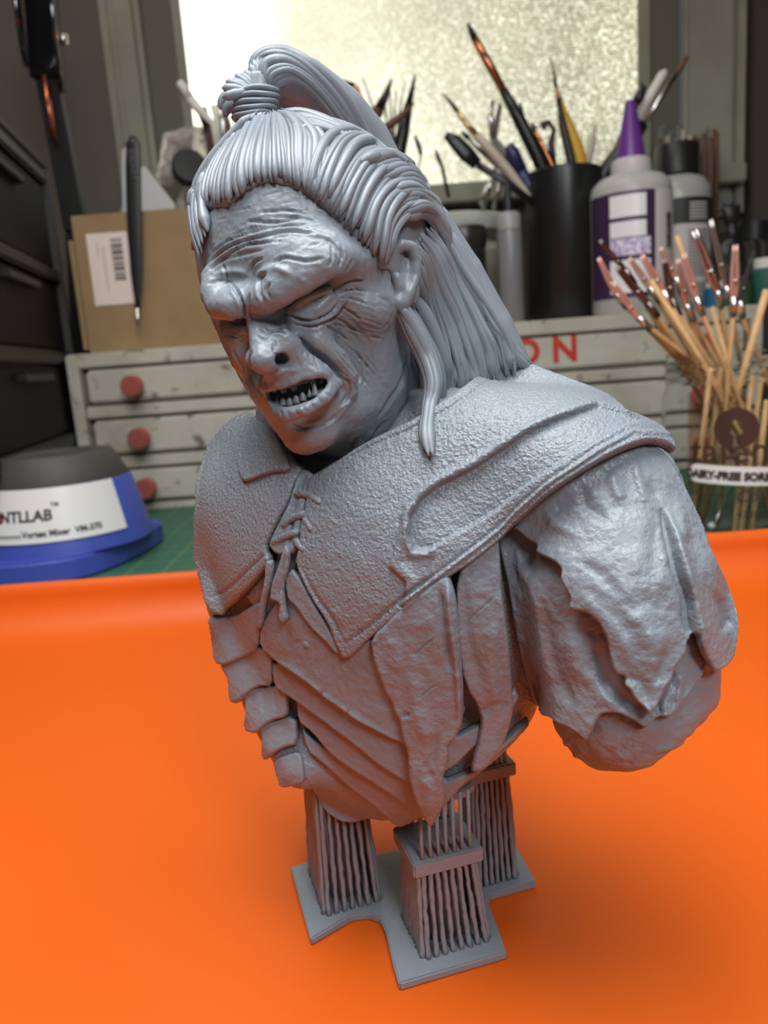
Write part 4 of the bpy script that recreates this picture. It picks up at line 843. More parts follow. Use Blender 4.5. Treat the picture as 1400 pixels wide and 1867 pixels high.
# ================================================================= things on the bench
def zat(x, y, Y): return PY(x, y, Y)[2]
def xat(x, y, Y): return PY(x, y, Y)[0]
dirty = mat('dirty_white_paint', (.50, .47, .40), .5, noise=(26, (.40, .37, .30), .35, .75, 6), bump=('noise', 60, .12, .002))
def stained():
    ma = mat('stained_white_paint', (.50, .47, .40), .48, bump=('noise', 70, .12, .002)); nt = ma.node_tree; N, L = nt.nodes, nt.links; b = N['Principled BSDF']; tc = N.new('ShaderNodeTexCoord'); prev = (.50, .475, .41, 1)
    node = None
    for sc, lo, hi, col in ((18, .40, .75, (.38, .35, .28, 1)), (55, .60, .70, (.20, .15, .10, 1)), (9, .66, .80, (.24, .19, .13, 1))):
        n = N.new('ShaderNodeTexNoise'); n.inputs['Scale'].default_value = sc; n.inputs['Detail'].default_value = 6; L.new(tc.outputs['Object'], n.inputs['Vector'])
        r = N.new('ShaderNodeMapRange'); r.inputs['From Min'].default_value = lo; r.inputs['From Max'].default_value = hi; L.new(n.outputs['Fac'], r.inputs['Value'])
        m_ = N.new('ShaderNodeMix'); m_.data_type = 'RGBA'; m_.inputs[7].default_value = col; L.new(r.outputs[0], m_.inputs[0])
        if node: L.new(node.outputs[2], m_.inputs[6])
        else: m_.inputs[6].default_value = prev
        node = m_
    L.new(node.outputs[2], b.inputs['Base Color']); return ma
paint = stained()
CO = np.array([.05, .75, 0]); X0, X1, YF, ZT = -.292, .374, .75, .1560
cab = empty('drawer_cabinet', CO, 'scuffed off-white metal cabinet of three wide drawers with red lettering behind the bust', 'cabinet')
def cb(n, lo, hi, ma=None, bev=.0015, par=None): return boxm(n, lo, hi, ma or paint, par or cab, CO, bev)
cb('top_panel', (X0+.001, YF+.002, .142), (X1, .97, ZT)); cb('side_panel', (X0, YF-.002, 0), (X0+.011, .97, .1555)); cb('side_panel', (X1-.011, YF-.002, 0), (X1, .97, .1555))
cb('back_panel', (X0+.012, .955, 0), (X1-.012, .969, .141), dirty); cb('rail', (X0+.012, YF+.002, .0935), (X1-.012, YF+.012, .1055)); cb('rail', (X0+.012, YF+.002, .0435), (X1-.012, YF+.012, .0552)); cb('base_rail', (X0+.012, YF+.002, 0), (X1-.012, YF+.012, .0075))
cb('inner_floor', (X0+.012, YF+.013, .002), (X1-.012, .95, .006), blackp)
pink = mat('pink_red_knob', (.46, .12, .10), .30, metal=.35)
for z0, z1 in ((.1078, .1398), (.0575, .0912), (.0100, .0412)):
    d = cb('drawer', (X0+.0165, YF+.001, z0), (X1-.0165, YF+.02, z1), bev=.0025)
    for xk in (-.2276, .3096):
        zc = (z0+z1)/2-.001; V, Q = sweep_(np.array([[xk, YF-.021, zc], [xk, YF-.0195, zc], [xk, YF-.010, zc], [xk, YF-.008, zc], [xk, YF+.001, zc]])-CO, np.array([.0088, .0100, .0100, .0062, .0058]), np.array([0, 0, 1.]), 1, 24)
        o = link('knob', mesh_np(V, Q), pink, d); o.data.set_sharp_from_angle(angle=.7)
redp = mat('red_print', (.50, .035, .015), .5)
s_ = cab
for ch, xc, wd in (('E', .033, .021), ('X', .063, .024), ('X', .094, .024), ('O', .1475, .028), ('N', .1845, .023)):
    xc = {'E': .036}.get(ch, xc)
    if ch == 'X' and xc == .094: xc = .110
    if ch == 'X' and xc == .063: xc = .073
    text_mesh('lettering', ch, .0325, redp, cab, lambda x, y, z, xc=xc: (xc+x*1.0-CO[0], YF+.0006-CO[1]-z, .1165+y), extrude=.0004, bold=.0011)
zb = ZT
# --- cardboard box with sticker, tweezers clipped over its front
card = mat('brown_cardboard', (.30, .20, .095), .75, noise=(30, (.26, .17, .08), .3, .7), bump=('noise', 300, .1, .0005))
BO = np.array([-.195, .80, zb])
bx = empty('cardboard_box', BO, 'brown cardboard box with a white barcode sticker, on the left end of the drawer cabinet', 'box')
bx0, bx1, by0, by1, bzt = -.275, -.130, .770, .842, .284
def bb(n, lo, hi, ma=card, bev=.0006): return boxm(n, lo, hi, ma, bx, BO, bev)
bb('front_panel', (bx0, by0, zb), (bx1, by0+.003, bzt)); bb('back_panel', (bx0, by1-.003, zb), (bx1, by1, bzt)); bb('side_panel', (bx0, by0+.003, zb), (bx0+.003, by1-.003, bzt-.012)); bb('side_panel', (bx1-.003, by0+.003, zb), (bx1, by1-.003, bzt-.004)); bb('bottom_panel', (bx0+.003, by0+.003, zb), (bx1-.003, by1-.003, zb+.003)); bb('side_flap', (bx0-.006, by0+.001, zb+.004), (bx0-.001, by0+.004, bzt-.022))
boxm('cardboard_wedge', (-.129, .782, zb), (-.100, .84, .190), mat('shaded_card', (.20, .145, .07), .8), bev=.001); tag(bpy.data.objects['cardboard_wedge'], 'small plain brown carton beside the big box, half behind the chin of the bust', 'box')  # shade put into the colour: darker copy of the cardboard brown
cream = mat('cream_sticker', (.72, .62, .56), .5)
sx0, sx1, sz0, sz1 = xat(163, 480, .769), xat(238, 480, .769), zat(200, 556, .769), zat(196, 424, .769)
st = bb('sticker', (sx0, by0-.0006, sz0), (sx1, by0, sz1), cream, 0)
ink = mat('grey_ink', (.10, .085, .08), .6); rr = random.Random(4); z = sz1-.006
while z > sz0+.024:
    h_ = rr.choice([.0006, .0011, .0018, .0026]); boxm('barcode_bar', (sx1-.0165, by0-.0009, z-h_), (sx1-.006, by0-.0006, z), ink, st, BO); z -= h_+rr.choice([.0007, .0012, .0018])
boxm('print_line', (sx1-.025, by0-.0009, sz0+.012), (sx1-.0238, by0-.0006, sz1-.012), mat('pale_ink', (.42, .36, .33), .6), st, BO); boxm('print_line', (sx1-.030, by0-.0009, sz1-.02), (sx1-.029, by0-.0006, sz1-.008), MATS['pale_ink'], st, BO)
TO = np.array([-.20, .765, zb])
tw = empty('tweezers', TO, 'black coated tweezers hanging points down over the front of the cardboard box', 'tweezers')
def tpts(pts, Y): return np.array([PY(a, b, Y) for a, b in pts])
for Yt, nm in ((.7625, 'arm'),):
    C = tpts([(242,252),(243,262),(243,300),(244,370),(246,430),(249,500),(251,548),(251,565)], Yt); swp('arm', C, [.0035, .0066, .0072, .0072, .0068, .0055, .0030, .0022], blackp, tw, TO, flat=.22, k=12)
C = tpts([(243,262),(243,300),(244,370),(246,400)], .7745); swp('arm', C, [.006, .0068, .0068, .0066], blackp, tw, TO, flat=.2, k=12)
swp('bridge', [PY(242,254,.7625), PY(242,254,.7745)], .0036, blackp, tw, TO, up=(0, 0, 1))
steel = mat('bright_steel', (.62, .62, .60), .25, metal=1.)
swp('tip', tpts([(251,562),(251,585),(252,606)], .7625), [.0022, .0016, .0006], steel, tw, TO)
text_mesh('engraving', 'ESD-11', .0088, mat('faint_grey_print', (.11, .11, .11), .6), tw, lambda x, y, z: (xat(243,300,.76)-TO[0]+y-.003, -.0045-z, zat(243,300,.76)-TO[2]-x), extrude=.0001)
# --- orange tape roll and white scraper behind the box
tp = lathe('tape_roll', [(.018, 0), (.024, .0), (.0245, .001), (.0245, .018), (.024, .019), (.018, .019), (.018, 0)], mat('orange_tape', (.62, .22, .03), .35), org=(0, 0, 0), n=32)
tp.rotation_euler = (math.radians(84), 0, math.radians(8)); tp.location = (xat(186, 392, .95), .955, zb+.1115); tag(tp, 'orange tape roll peeping over the top edge of the cardboard box', 'tape')
for o_, lo, hi in (('tape_stand', (tp.location[0]-.022, .925, zb), (tp.location[0]+.026, .965, zb+.086)),):
    tag(boxm(o_, lo, hi, card, bev=.001), 'small brown carton hidden behind the big cardboard box, carrying the tape roll', 'box')
whitep = mat('white_plastic', (.62, .62, .60), .4)
SO = PY(285, 372, .90); 
def slab(name, pts, Y, th, ma, label=None, cat=None, parent=None, org=(0, 0, 0)):
    bm = bmesh.new(); vs = [bm.verts.new(Vector(PY(a, b, Y)-np.array(org))) for a, b in pts]; f = bm.faces.new(vs); r = bmesh.ops.extrude_face_region(bm, geom=[f])
    for g in r['geom']:
        if isinstance(g, bmesh.types.BMVert): g.co.y += th
    bmesh.ops.recalc_face_normals(bm, faces=bm.faces); bmesh.ops.bevel(bm, geom=bm.edges[:], offset=min(th*.2, .001), segments=2, affect='EDGES', clamp_overlap=True); me = bpy.data.meshes.new(name); bm.to_mesh(me); bm.free(); o = link(name, me, ma, parent)
    return tag(o, label, cat) if label else o
slab('scraper', [(256,306),(263,302),(318,372),(330,640),(250,640)], .895, .003, whitep, 'pale grey plastic scraper standing behind the cardboard box, right of the tweezers', 'scraper')
slab('plastic_card', [(222,276),(227,268),(235,275),(238,640),(226,640)], .905, .002, whitep, 'narrow white plastic strip standing just left of the tweezers behind the box', 'card')
# --- crumpled clear bag
bagm = mat('cloudy_plastic', (.60, .55, .52), .22, trans=.55, ior=1.3, bump=('noise', 60, .8, .006))
bg = Sdf(); bc = PY(335, 330, .92)*1000
bg.add(Tube([PY(305, 320, .92)*1000, PY(318, 262, .92)*1000, PY(365, 250, .92)*1000, PY(380, 300, .92)*1000], [12, 13, 12, 11]), 8)
bg.add(Tube([PY(372, 300, .92)*1000, PY(340, 400, .92)*1000, np.array([-.175*1000, 925, 190])], [13, 17, 22]), 10)
bg.sub(Tube([PY(342, 315, .88)*1000, PY(340, 330, .91)*1000], [14, 12]), 3)
V, Q = bg.mesh(bc-np.array([45, 40, 110]), bc+np.array([50, 50, 75]), 1.6); n_ = vnormals(V, Q); V = V+n_*(1.8*vnoise(V, .09)+.9*vnoise(V, .22))[:, None]; V[:, 2] = np.maximum(V[:, 2], zb*1000+.5)
b_ = link('plastic_bag', mesh_np(V/1000, Q[:, ::-1]), bagm); tag(b_, 'crumpled cloudy clear plastic bag behind the box, left of the hair of the bust', 'bag')
dk = lathe('black_lid', [(0, 0), (.017, 0), (.019, .002), (.019, .012), (.017, .014), (0, .014)], blackp, n=32); dk.rotation_euler = (math.radians(80), 0, .3); dk.location = PY(345, 312, .905); tag(dk, 'round black lid caught in the mouth of the clear plastic bag', 'lid')

# --- handled tools: a generic brush or stick from parts
cols = {}
def cm(name, col, rough=.35, metal=0.): return mat('tool_'+name, col, rough, metal)
K_, CP, SV, GD, CR, YE, WH, NV, WD, BR, GY, OR = (cm('black', (.012, .011, .011)), cm('copper', (.55, .20, .10), .25, 1.), cm('silver', (.6, .6, .6), .25, 1.), cm('gold', (.70, .50, .22), .3, 1.), cm('cream', (.50, .44, .36), .4), cm('yellow', (.62, .36, .02), .4),
    cm('white', (.70, .69, .64), .4), cm('navy', (.02, .025, .09), .35), cm('wood', (.52, .34, .17), .6), cm('brown', (.12, .06, .035), .6), cm('grey', (.14, .14, .14), .4), cm('orange', (.65, .20, .04), .4))
def tool(name, segs, Y, label, cat, Y2=None, flat=1., group=None):
    """segs: list of (part name, material, [(px, py, half width px)...]) from top to bottom; Y2 = distance of the last point"""
    allp = [p for s in segs for p in s[2]]; ys = [p[1] for p in allp]; y0, y1 = min(ys), max(ys); Y2 = Y if Y2 is None else Y2
    yy = lambda b: Y+(Y2-Y)*(b-y0)/max(y1-y0, 1); org = PY(allp[-1][0], allp[-1][1], yy(allp[-1][1])); root = empty(name, org, label, cat, group)
    for pn, ma, pts in segs:
        P = np.array(pts, float); C = np.array([PY(a, b, yy(b)) for a, b, _ in P]); R = P[:, 2]*np.array([yy(b) for b in P[:, 1]])/FPX; swp(pn, C, R, ma, root, org, flat=flat)
    return root
# black cup and its tools
CY = .847; cx = xat(1028, 400, CY); cr = 66/FPX*CY
cup = lathe('tool_cup', [(0, 0), (cr*.97, 0), (cr, .002), (cr, .149), (cr-.002, .151), (cr-.005, .149), (cr-.005, .006), (0, .006)], mat('satin_black_cup', (.012, .012, .012), .32), org=(cx, CY, zb), at=(cx, CY, zb), n=64); cup.location = (cx, CY, zb); tag(cup, 'plain satin black cylindrical cup full of brushes on the cabinet', 'cup')
T = tool
T('paint_brush', [('bristles', K_, [(853,43,2),(858,55,5),(866,72,6.5)]), ('ferrule', CP, [(866,72,7),(890,115,7.5),(918,166,7)]), ('handle', K_, [(918,166,8),(945,215,11),(975,275,12),(1002,335,11),(1030,420,8)])], .84, 'big black flat brush with copper ferrule, tallest of all, leaning left', 'brush')
T('paint_brush', [('bristles', BR, [(807,170,1),(820,185,3),(833,202,4)]), ('ferrule', GD, [(833,202,4),(852,228,5),(868,246,6)]), ('handle', CR, [(868,246,7),(895,275,9),(925,310,9),(955,348,7),(1000,420,5)])], .835, 'brush with gold ferrule and cream handle leaning far left out of the black cup', 'brush')
T('palette_knife', [('blade', K_, [(812,246,6),(830,258,12),(850,280,14),(870,300,10)]), ('handle', K_, [(870,300,6),(920,330,7),(985,380,6)])], .83, 'broad flat black palette blade leaning left at the rim of the black cup', 'palette knife', flat=.3)
T('steel_tool', [('tip', K_, [(842,241,2),(852,250,5)]), ('shaft', SV, [(852,250,4),(890,285,6),(930,325,5),(990,390,4)])], .85, 'thin dark steel tool between the black blade and the cream-handled brush', 'sculpting tool')
T('paint_brush', [('bristles', BR, [(1003,100,.8),(1009,130,2),(1014,160,4)]), ('ferrule', WD, [(1014,160,4),(1020,185,6)]), ('handle', YE, [(1020,185,5),(1032,220,9),(1050,270,13),(1066,330,14),(1070,420,11)])], .85, 'fine pointed brush with a broad yellow handle upright in the black cup', 'brush')
T('paint_brush', [('handle', K_, [(1018,180,4),(1026,230,7),(1040,290,8),(1046,345,8),(1050,420,7)])], .838, 'slim black handle just left of the yellow brush handle', 'brush')
T('paint_brush', [('handle', CR, [(1085,228,2.5),(1080,260,6),(1070,300,7),(1062,350,6),(1055,420,5)])], .88, 'pale tapered handle just right of the yellow brush', 'brush')
T('paint_brush', [('ring', SV, [(970,232,6),(985,226,3),(996,234,6)]), ('handle', CP, [(974,236,3),(990,268,4.5),(1008,305,5),(1022,332,5),(1040,400,4)])], .83, 'thin copper coloured handle between the tall black brush and the yellow one', 'brush')
T('marker_pen', [('cap', NV, [(926,266,9),(933,278,13),(948,312,13)]), ('barrel', NV, [(948,312,12),(968,345,12),(1000,400,11)])], .84, 'dark navy blue pen leaning left against the rim of the black cup', 'pen')
T('tweezers', [('arm', SV, [(898,184,3),(894,215,5),(898,255,5)]), ('arm', GY, [(912,190,3),(906,220,5),(900,255,5)]), ('body', GY, [(900,255,7),(935,300,7),(985,370,6)])], .87, 'upright pair of grey steel tweezer arms behind the cream-handled brush', 'tweezers')
T('dental_probe', [('hook', K_, [(948,188,2),(953,210,3),(956,240,4)]), ('shaft', K_, [(956,240,4),(975,290,6),(1010,380,5)])], .87, 'thin dark probe just right of the tall black brush', 'probe')
T('paint_brush', [('bristles', K_, [(1168,152,2),(1172,160,6),(1166,176,9),(1158,190,8)]), ('handle', BR, [(1158,190,7),(1140,240,8),(1112,310,9),(1080,400,8)])], .86, 'dark round-headed make-up style brush behind the purple nozzle', 'brush')
T('glass_rod', [('rod', WH, [(1214,130,5),(1208,136,8),(1180,185,8),(1156,228,7)]), ('handle', K_, [(1156,228,9),(1120,290,12),(1080,345,12),(1050,400,9)])], .872, 'thick white rod leaning right above the glue bottles', 'rod')
T('paint_brush', [('bristles', BR, [(1252,104,3),(1244,118,5),(1230,138,5)]), ('ferrule', SV, [(1230,138,5),(1200,185,5),(1172,226,5)]), ('handle', K_, [(1172,226,10),(1140,270,16),(1100,320,16),(1075,400,12)])], .858, 'brown tipped brush with long silver ferrule leaning right, highest on the right', 'brush')
T('scissors', [('handle', K_, [(985,226,4),(1000,222,4),(1010,236,4),(1004,262,6),(1012,330,7)])], .875, 'black looped scissor handle between the tall black brush and the yellow brush', 'scissors')
T('sponge_applicator', [('head', WH, [(1036,300,8),(1030,318,11),(1036,336,9)]), ('stick', WH, [(1036,336,5),(1040,400,5)])], .84, 'small white oval applicator head at the rim of the black cup', 'applicator')
for i, (a, b, c, d, ma, lab) in enumerate([(640,60,0,0,K_,'')][:0]): pass
# pot hidden behind the head with its tools
PY2 = .815; hx = xat(715, 420, PY2)
pot = lathe('pencil_pot', [(0, 0), (.027, 0), (.028, .002), (.028, .135), (.026, .135), (.026, .005), (0, .005)], mat('dark_pot', (.03, .025, .022), .5), at=(0, 0, 0), n=40); pot.location = (hx, PY2, zb); tag(pot, 'dark tall pot mostly hidden by the ponytail, holding pointed tools', 'pot')
T('pointed_tool', [('tip', K_, [(714,144,1.5),(704,172,6),(690,200,9)]), ('handle', BR, [(690,200,10),(672,232,12),(690,300,10),(700,360,8)])], .87, 'dark pointed blade leaning right, nearest to the ponytail', 'sculpting tool')
T('pointed_tool', [('tip', K_, [(757,134,1),(752,160,4),(745,190,6)]), ('handle', K_, [(745,190,7),(735,240,11),(722,300,13),(715,370,12)])], .885, 'tall dark tapering tool right of the ponytail, second tallest there', 'sculpting tool')
T('pointed_tool', [('blade', BR, [(756,186,1),(740,204,5),(715,225,7),(690,240,6)]), ('handle', BR, [(690,240,7),(704,300,9),(712,370,8)])], .865, 'short brown blade bent to the right beside the ponytail', 'sculpting tool')
T('clip', [('jaw', K_, [(620,148,4),(632,155,7),(645,160,8)]), ('body', OR, [(645,160,8),(652,180,9),(654,205,9)]), ('handle', K_, [(654,205,8),(680,270,8),(705,360,7)])], .875, 'black and orange clip head peeping out above the ponytail', 'clip')
for i, (a, b) in enumerate(((660,140),(700,172),(712,168),(722,165),(738,150))):
    T('thin_rod', [('rod', WH if i % 2 == 0 else SV, [(a, b, 1.5),(a+(712-a)*.35, b+50, 2.5),(712+i*3-6, 330, 2.5)])], .875+.004*i, 'thin pale rod among the dark tools right of the ponytail', 'rod', group='thin pale rods in the pot behind the ponytail')
T('dark_pliers', [('handle', K_, [(700,240,14),(702,280,22),(706,330,24),(708,400,20)])], .90, 'bulky dark handle low among the tools right of the ponytail', 'pliers')
# left pot with brushes seen beside the topknot
lx = xat(395, 420, .88); pot2 = lathe('brush_pot', [(0, 0), (.030, 0), (.031, .002), (.031, .160), (.0285, .160), (.0285, .005), (0, .005)], blackp, n=40); pot2.location = (lx, .885, zb); tag(pot2, 'black pot mostly hidden behind the left side of the hair', 'pot')
T('paint_brush', [('end', WH, [(326,150,6),(334,160,8),(346,180,8)]), ('handle', WH, [(346,180,8),(370,208,7),(388,226,5),(400,300,5)])], .86, 'white rounded handle leaning left, left of the topknot', 'brush')
T('paint_brush', [('handle', K_, [(345,178,2),(365,205,5),(385,245,9),(398,300,9)])], .875, 'dark handle lying under the white rounded handle', 'brush')
for i, (a, b) in enumerate(((372,196),(388,192),(398,190),(408,198))):
    T('paint_brush', [('handle', (BR, WH, SV, BR)[i], [(a, b, 4),(a+8, b+30, 5),(a+14, b+120, 5)])], .87+.006*i, ['dark brown handle right of the white rounded one', 'white thin handle immediately left of the hair tuft', 'steel thin handle under the hair tuft', 'brown thin handle behind the hair tie'][i], 'brush')
# --- clear tub with a dark ribbed spool in front
clear = mat('clear_plastic', (.93, .95, .93), .08, trans=1., ior=1.12)
ux, uy = xat(828, 400, .93), .93
tub = empty('clear_tub', (ux, uy, zb), 'clear plastic tub with a domed lid and pale contents behind the black spool', 'tub')
lathe('body', [(0, 0), (.056, 0), (.060, .004), (.066, .105), (.065, .105), (.058, .005), (0, .003)], clear, tub, n=48); lathe('lid', [(.067, .104), (.069, .106), (.068, .116), (.060, .124), (.035, .129), (0, .130), (0, .128), (.035, .127), (.06, .122), (.0665, .114)], mat('frosted_lid', (.80, .82, .76), .25, trans=.6, ior=1.2), tub, n=48)
lathe('contents', [(0, .006), (.053, .006), (.060, .085), (.05, .095), (.02, .10), (0, .098)], mat('pale_contents', (.60, .57, .48), .6, bump=('noise', 60, .8, .004)), tub, n=32)
tx = xat(846, 460, .82); sp_ = [(0, 0), (.022, 0), (.0225, .002)]
for i in range(17): sp_ += [(.0225, .006+i*.0042), (.0213, .008+i*.0042)]
sp_ += [(.0225, .080), (.0232, .082), (.0232, .097), (.022, .099), (0, .099)]
o_ = lathe('spool', sp_, mat('ribbed_black', (.025, .022, .02), .3), n=40); o_.location = (tx, .82, zb); tag(o_, 'short ribbed black canister right behind the hair of the bust', 'canister')
gx = xat(797, 450, .80); o_ = lathe('white_jar', [(0, 0), (.018, 0), (.019, .002), (.019, .080), (.017, .083), (.0175, .085), (.0175, .093), (.016, .095), (0, .095)], mat('glossy_white', (.8, .79, .74), .2), n=32); o_.location = (gx-.004, .845, zb); tag(o_, 'glossy white jar half hidden between the hair and the ribbed canister', 'jar')  # jar shape added to stand for the white-lit area beside the canister
T('wire_tool', [('tip', K_, [(756,246,1.5),(762,262,4),(768,282,3)]), ('wire', K_, [(768,282,1.5),(762,308,1.5),(776,326,1.8),(786,355,2),(792,372,2)]), ('grip', BR, [(792,372,4),(800,388,7),(808,410,6)])], .80, 'bent wire tool with a small brown grip in front of the clear tub', 'wire tool')
T('dental_pick', [('blade', K_, [(793,272,1.5),(799,288,4),(806,304,3),(818,360,3)])], .85, 'tiny dark pick sticking up left of the black palette blade', 'pick')
for i, (a, b, c, d) in enumerate(((905,300,880,380),(918,310,900,380),(893,330,876,372))): T('clear_rod', [('rod', SV, [(a, b, 3.5),((a+c)/2, (b+d)/2, 4.5),(c, d, 4)])], .87+.01*i, 'short shiny rod beside the black cup, '+('nearest to the cup rim','longest and middle of three','leftmost of three')[(0, 0, 2)[i] if i != 0 else 1], 'rod', group='shiny short rods left of the black cup')
# small grey bottle
sx_, sy_ = xat(930, 480, .80), .80; sb = empty('dropper_bottle', (sx_, sy_, zb), 'slim grey plastic bottle with a black nozzle left of the black cup', 'bottle')
gb = mat('grey_bottle', (.19, .195, .20), .35)
lathe('body', [(0, 0), (.0115, 0), (.0125, .0015), (.0125, .087), (.0118, .090), (0, .0905)], gb, sb, n=28); lathe('collar', [(0, .0905), (.0118, .0905), (.0118, .104), (.010, .107), (0, .107)], mat('pale_grey_collar', (.30, .30, .29), .4), sb, n=28); lathe('nozzle', [(.0045, .107), (.0045, .118), (.0025, .133), (0, .134)], blackp, sb, n=20)
# glue bottle, purple nozzle
def bottle_body(name, r, h, sh, ma, par, sx=1.): return lathe(name, [(0, 0), (r*.93, 0), (r, .004), (r, h), (r*.97, h+sh*.35), (r*.80, h+sh*.75), (r*.45, h+sh), (0, h+sh)], ma, par, n=56, sx=sx)
qx, qy = xat(1151, 450, .794), .794; gl = empty('glue_bottle', (qx, qy, zb), 'translucent white glue bottle with a tall purple nozzle and purple label', 'bottle')
milky = mat('milky_plastic', (.58, .58, .56), .28, trans=.25, ior=1.3); r1 = .0385
zq = lambda y: zat(1151, y, .794)-zb
bottle_body('body', r1, zq(352), zq(318)-zq(352), milky, gl); lathe('cap', [(.0185, zq(322)), (.0195, zq(318)), (.019, zq(296)), (.015, zq(290)), (0, zq(290))], mat('milky_cap', (.60, .56, .58), .4), gl, n=32)
lathe('nozzle', [(.0135, zq(290)), (.0125, zq(270)), (.0048, zq(186)), (.0036, zq(184)), (0, zq(184))], mat('purple_plastic', (.14, .035, .26), .35), gl, n=28)
def band(name, r, z0, z1, a0, a1, ma, par, n=30): return lathe(name, [(r, z0), (r+.0003, z0), (r+.0003, z1), (r, z1), (r, z0)], ma, par, n=n, a0=math.radians(a0), a1=math.radians(a1))
lab1 = mat('pale_label', (.60, .57, .55), .4); lp = mat('purple_label', (.045, .02, .06), .4); lv = mat('lilac_label', (.42, .30, .55), .35, noise=(260, (.75, .72, .80), .45, .55)); lw = mat('white_label', (.80, .78, .80), .3)
z0, z1 = zq(545), zq(360)
band('label', r1+.0001, z0, z1, 180, 285, lp, gl); band('label', r1+.0001, z0, z1, 286, 350, lab1, gl)
band('print_panel', r1+.0006, zq(440), z1-.003, 222, 272, lw, gl); band('print_panel', r1+.0006, zq(472), zq(442), 222, 278, lv, gl); band('print_panel', r1+.0006, z0+.004, zq(480), 222, 278, lw, gl); band('print_stripe', r1+.0008, zq(412), zq(405), 222, 272, lp, gl)
z = zq(462); rr = random.Random(9); blk = mat('black_ink', (.02, .02, .02), .5)
while z < zq(398): h_ = rr.choice([.0005, .0009, .0014]); band('barcode_bar', r1+.0006, z, z+h_, 306, 318, blk, gl, 8); z += h_+rr.choice([.0006, .001])
# second bottle
q2x, q2y = xat(1233, 450, .875), .875; g2 = empty('paint_bottle', (q2x, q2y, zb), 'grey squeeze bottle with black screw cap and black and white label', 'bottle'); r2 = .0350
zr = lambda y: zat(1240, y, .875)-zb
bottle_body('body', r2, zr(362), zr(320)-zr(362), mat('grey_milky', (.36, .37, .35), .3), g2); lathe('cap', [(.021, zr(322)), (.0225, zr(320)), (.0225, zr(268)), (.021, zr(264)), (0, zr(263))], blackp, g2, n=40)
band('label', r2+.0001, zr(415), zr(370), 200, 340, blk, g2); band('label', r2+.0001, zr(520), zr(418), 200, 340, lab1, g2)
for i in range(6): band('print_line', r2+.0006, zr(382+i*5.5), zr(379.5+i*5.5), 270, 305, lab1, g2, 10)
for i in range(14): band('print_line', r2+.0006, zr(430+i*6), zr(428+i*6), 268, 306, mat('dark_ink', (.06, .06, .06), .5), g2, 10)
# bundle of upright sticks behind the bottles
rs = random.Random(2)
hold = lathe('stick_holder', [(0, 0), (.043, 0), (.044, .002), (.044, .09), (.042, .09), (.042, .004), (0, .004)], mat('brown_holder', (.05, .04, .035), .5), n=32); hold.location = (xat(1262, 400, .97), .97, zb); tag(hold, 'dark holder hidden behind the grey bottle, full of upright sticks', 'pot')
for i in range(20):
    a = 1200+i*5.6+rs.uniform(-2, 2); tp_ = rs.uniform(236, 262); 
    T('stick', [('stick', rs.choice([BR, GY, GY, BR, CR] if i < 12 else [GY, GY, BR]), [(a, tp_-8, 3.4),(a, tp_+60, 4.4),(a*.92+1262*.08, 470, 4)])], .955+rs.uniform(0, .03), 'brown or grey upright stick in the bundle behind the two glue bottles', 'stick', group='upright sticks behind the bottles')
# dark clip figure and small things on the far right
fg = Sdf(); f0 = lambda a, b, r: fg.add(Ell(PY(a, b, .80)*1000, (r[0], 6, r[1])), 3)
f0(1333, 392, (9, 11)); f0(1335, 425, (7, 10)); f0(1333, 462, (14, 15)); f0(1336, 505, (17, 22)); f0(1336, 555, (19, 20)); fg.add(Tube([PY(1318, 372, .80)*1000, PY(1322, 385, .80)*1000], [1.6, 3]), 1.5); fg.add(Tube([PY(1348, 374, .80)*1000, PY(1344, 386, .80)*1000], [1.6, 3]), 1.5)
V, Q = fg.mesh((xat(1333,450,.8)*1000-30, 780, zb*1000-15), (xat(1333,450,.8)*1000+32, 820, zb*1000+135), 1.5); V[:, 2] = np.maximum(V[:, 2], zb*1000)
tag(link('small_statuette', mesh_np(V/1000, Q[:, ::-1]), blackp), 'small black eared statuette silhouette right of the two bottles', 'statuette')
def vial(x_, Y, r, h, ma, cap, label, capn='cap'):
    X = xat(x_, 540, Y); v = empty('paint_pot', (X, Y, zb), label, 'pot'); lathe('body', [(0, 0), (r*.95, 0), (r, .002), (r, h*.72), (r*.8, h*.78), (0, h*.78)], ma, v, n=24); lathe(capn, [(r*.8, h*.78), (r*.86, h*.79), (r*.86, h), (0, h)], cap, v, n=24); return v
vial(1305, .79, .0115, .026, mat('blue_pot', (.02, .12, .22), .4), whitep, 'tiny blue pot between the skewer clips, right of the glue bottle'); vial(1372, .83, .016, .085, clear, blackp, 'clear small bottle with black cap at the right edge behind the clips'); vial(1396, .79, .014, .045, mat('teal_pot', (.03, .12, .10), .4), WH, 'short teal pot with white cap at the right edge')
vial(1352, .785, .010, .03, mat('dark_green_pot', (.03, .07, .03), .4), blackp, 'short dark green pot with black cap right of the upright pink clip')

# --- mixer
MO = np.array([-.2368, .560, 0]); mx_ = empty('vortex_mixer', MO, 'blue and white vortex mixer with a dark grey rubber dome, left on the mat', 'mixer')
blue = mat('blue_plastic', (.055, .085, .40), .42); 
outl = [(-.312,.512),(-.296,.497),(-.270,.4905),(-.236,.4885),(-.214,.494),(-.200,.505),(-.189,.530),(-.181,.565),(-.177,.600),(-.182,.615),(-.205,.622),(-.270,.622),(-.284,.612)]
poly_prism('base', outl, 0, .0165, blue, mx_, MO, bev=.002)
lathe('housing', [(0, .0165), (.0625, .0165), (.0618, .020), (.0598, .028), (.0520, .0600), (.0505, .062), (0, .062)], blue, mx_, n=64)
rb = mat('grey_rubber', (.055, .055, .048), .6); lathe('rubber_cup', [(.0480, .0600), (.0500, .0600), (.0502, .063), (.0415, .0795), (.0395, .0812), (.026, .0812), (.0235, .0790), (0, .0785)], rb, mx_, n=64)
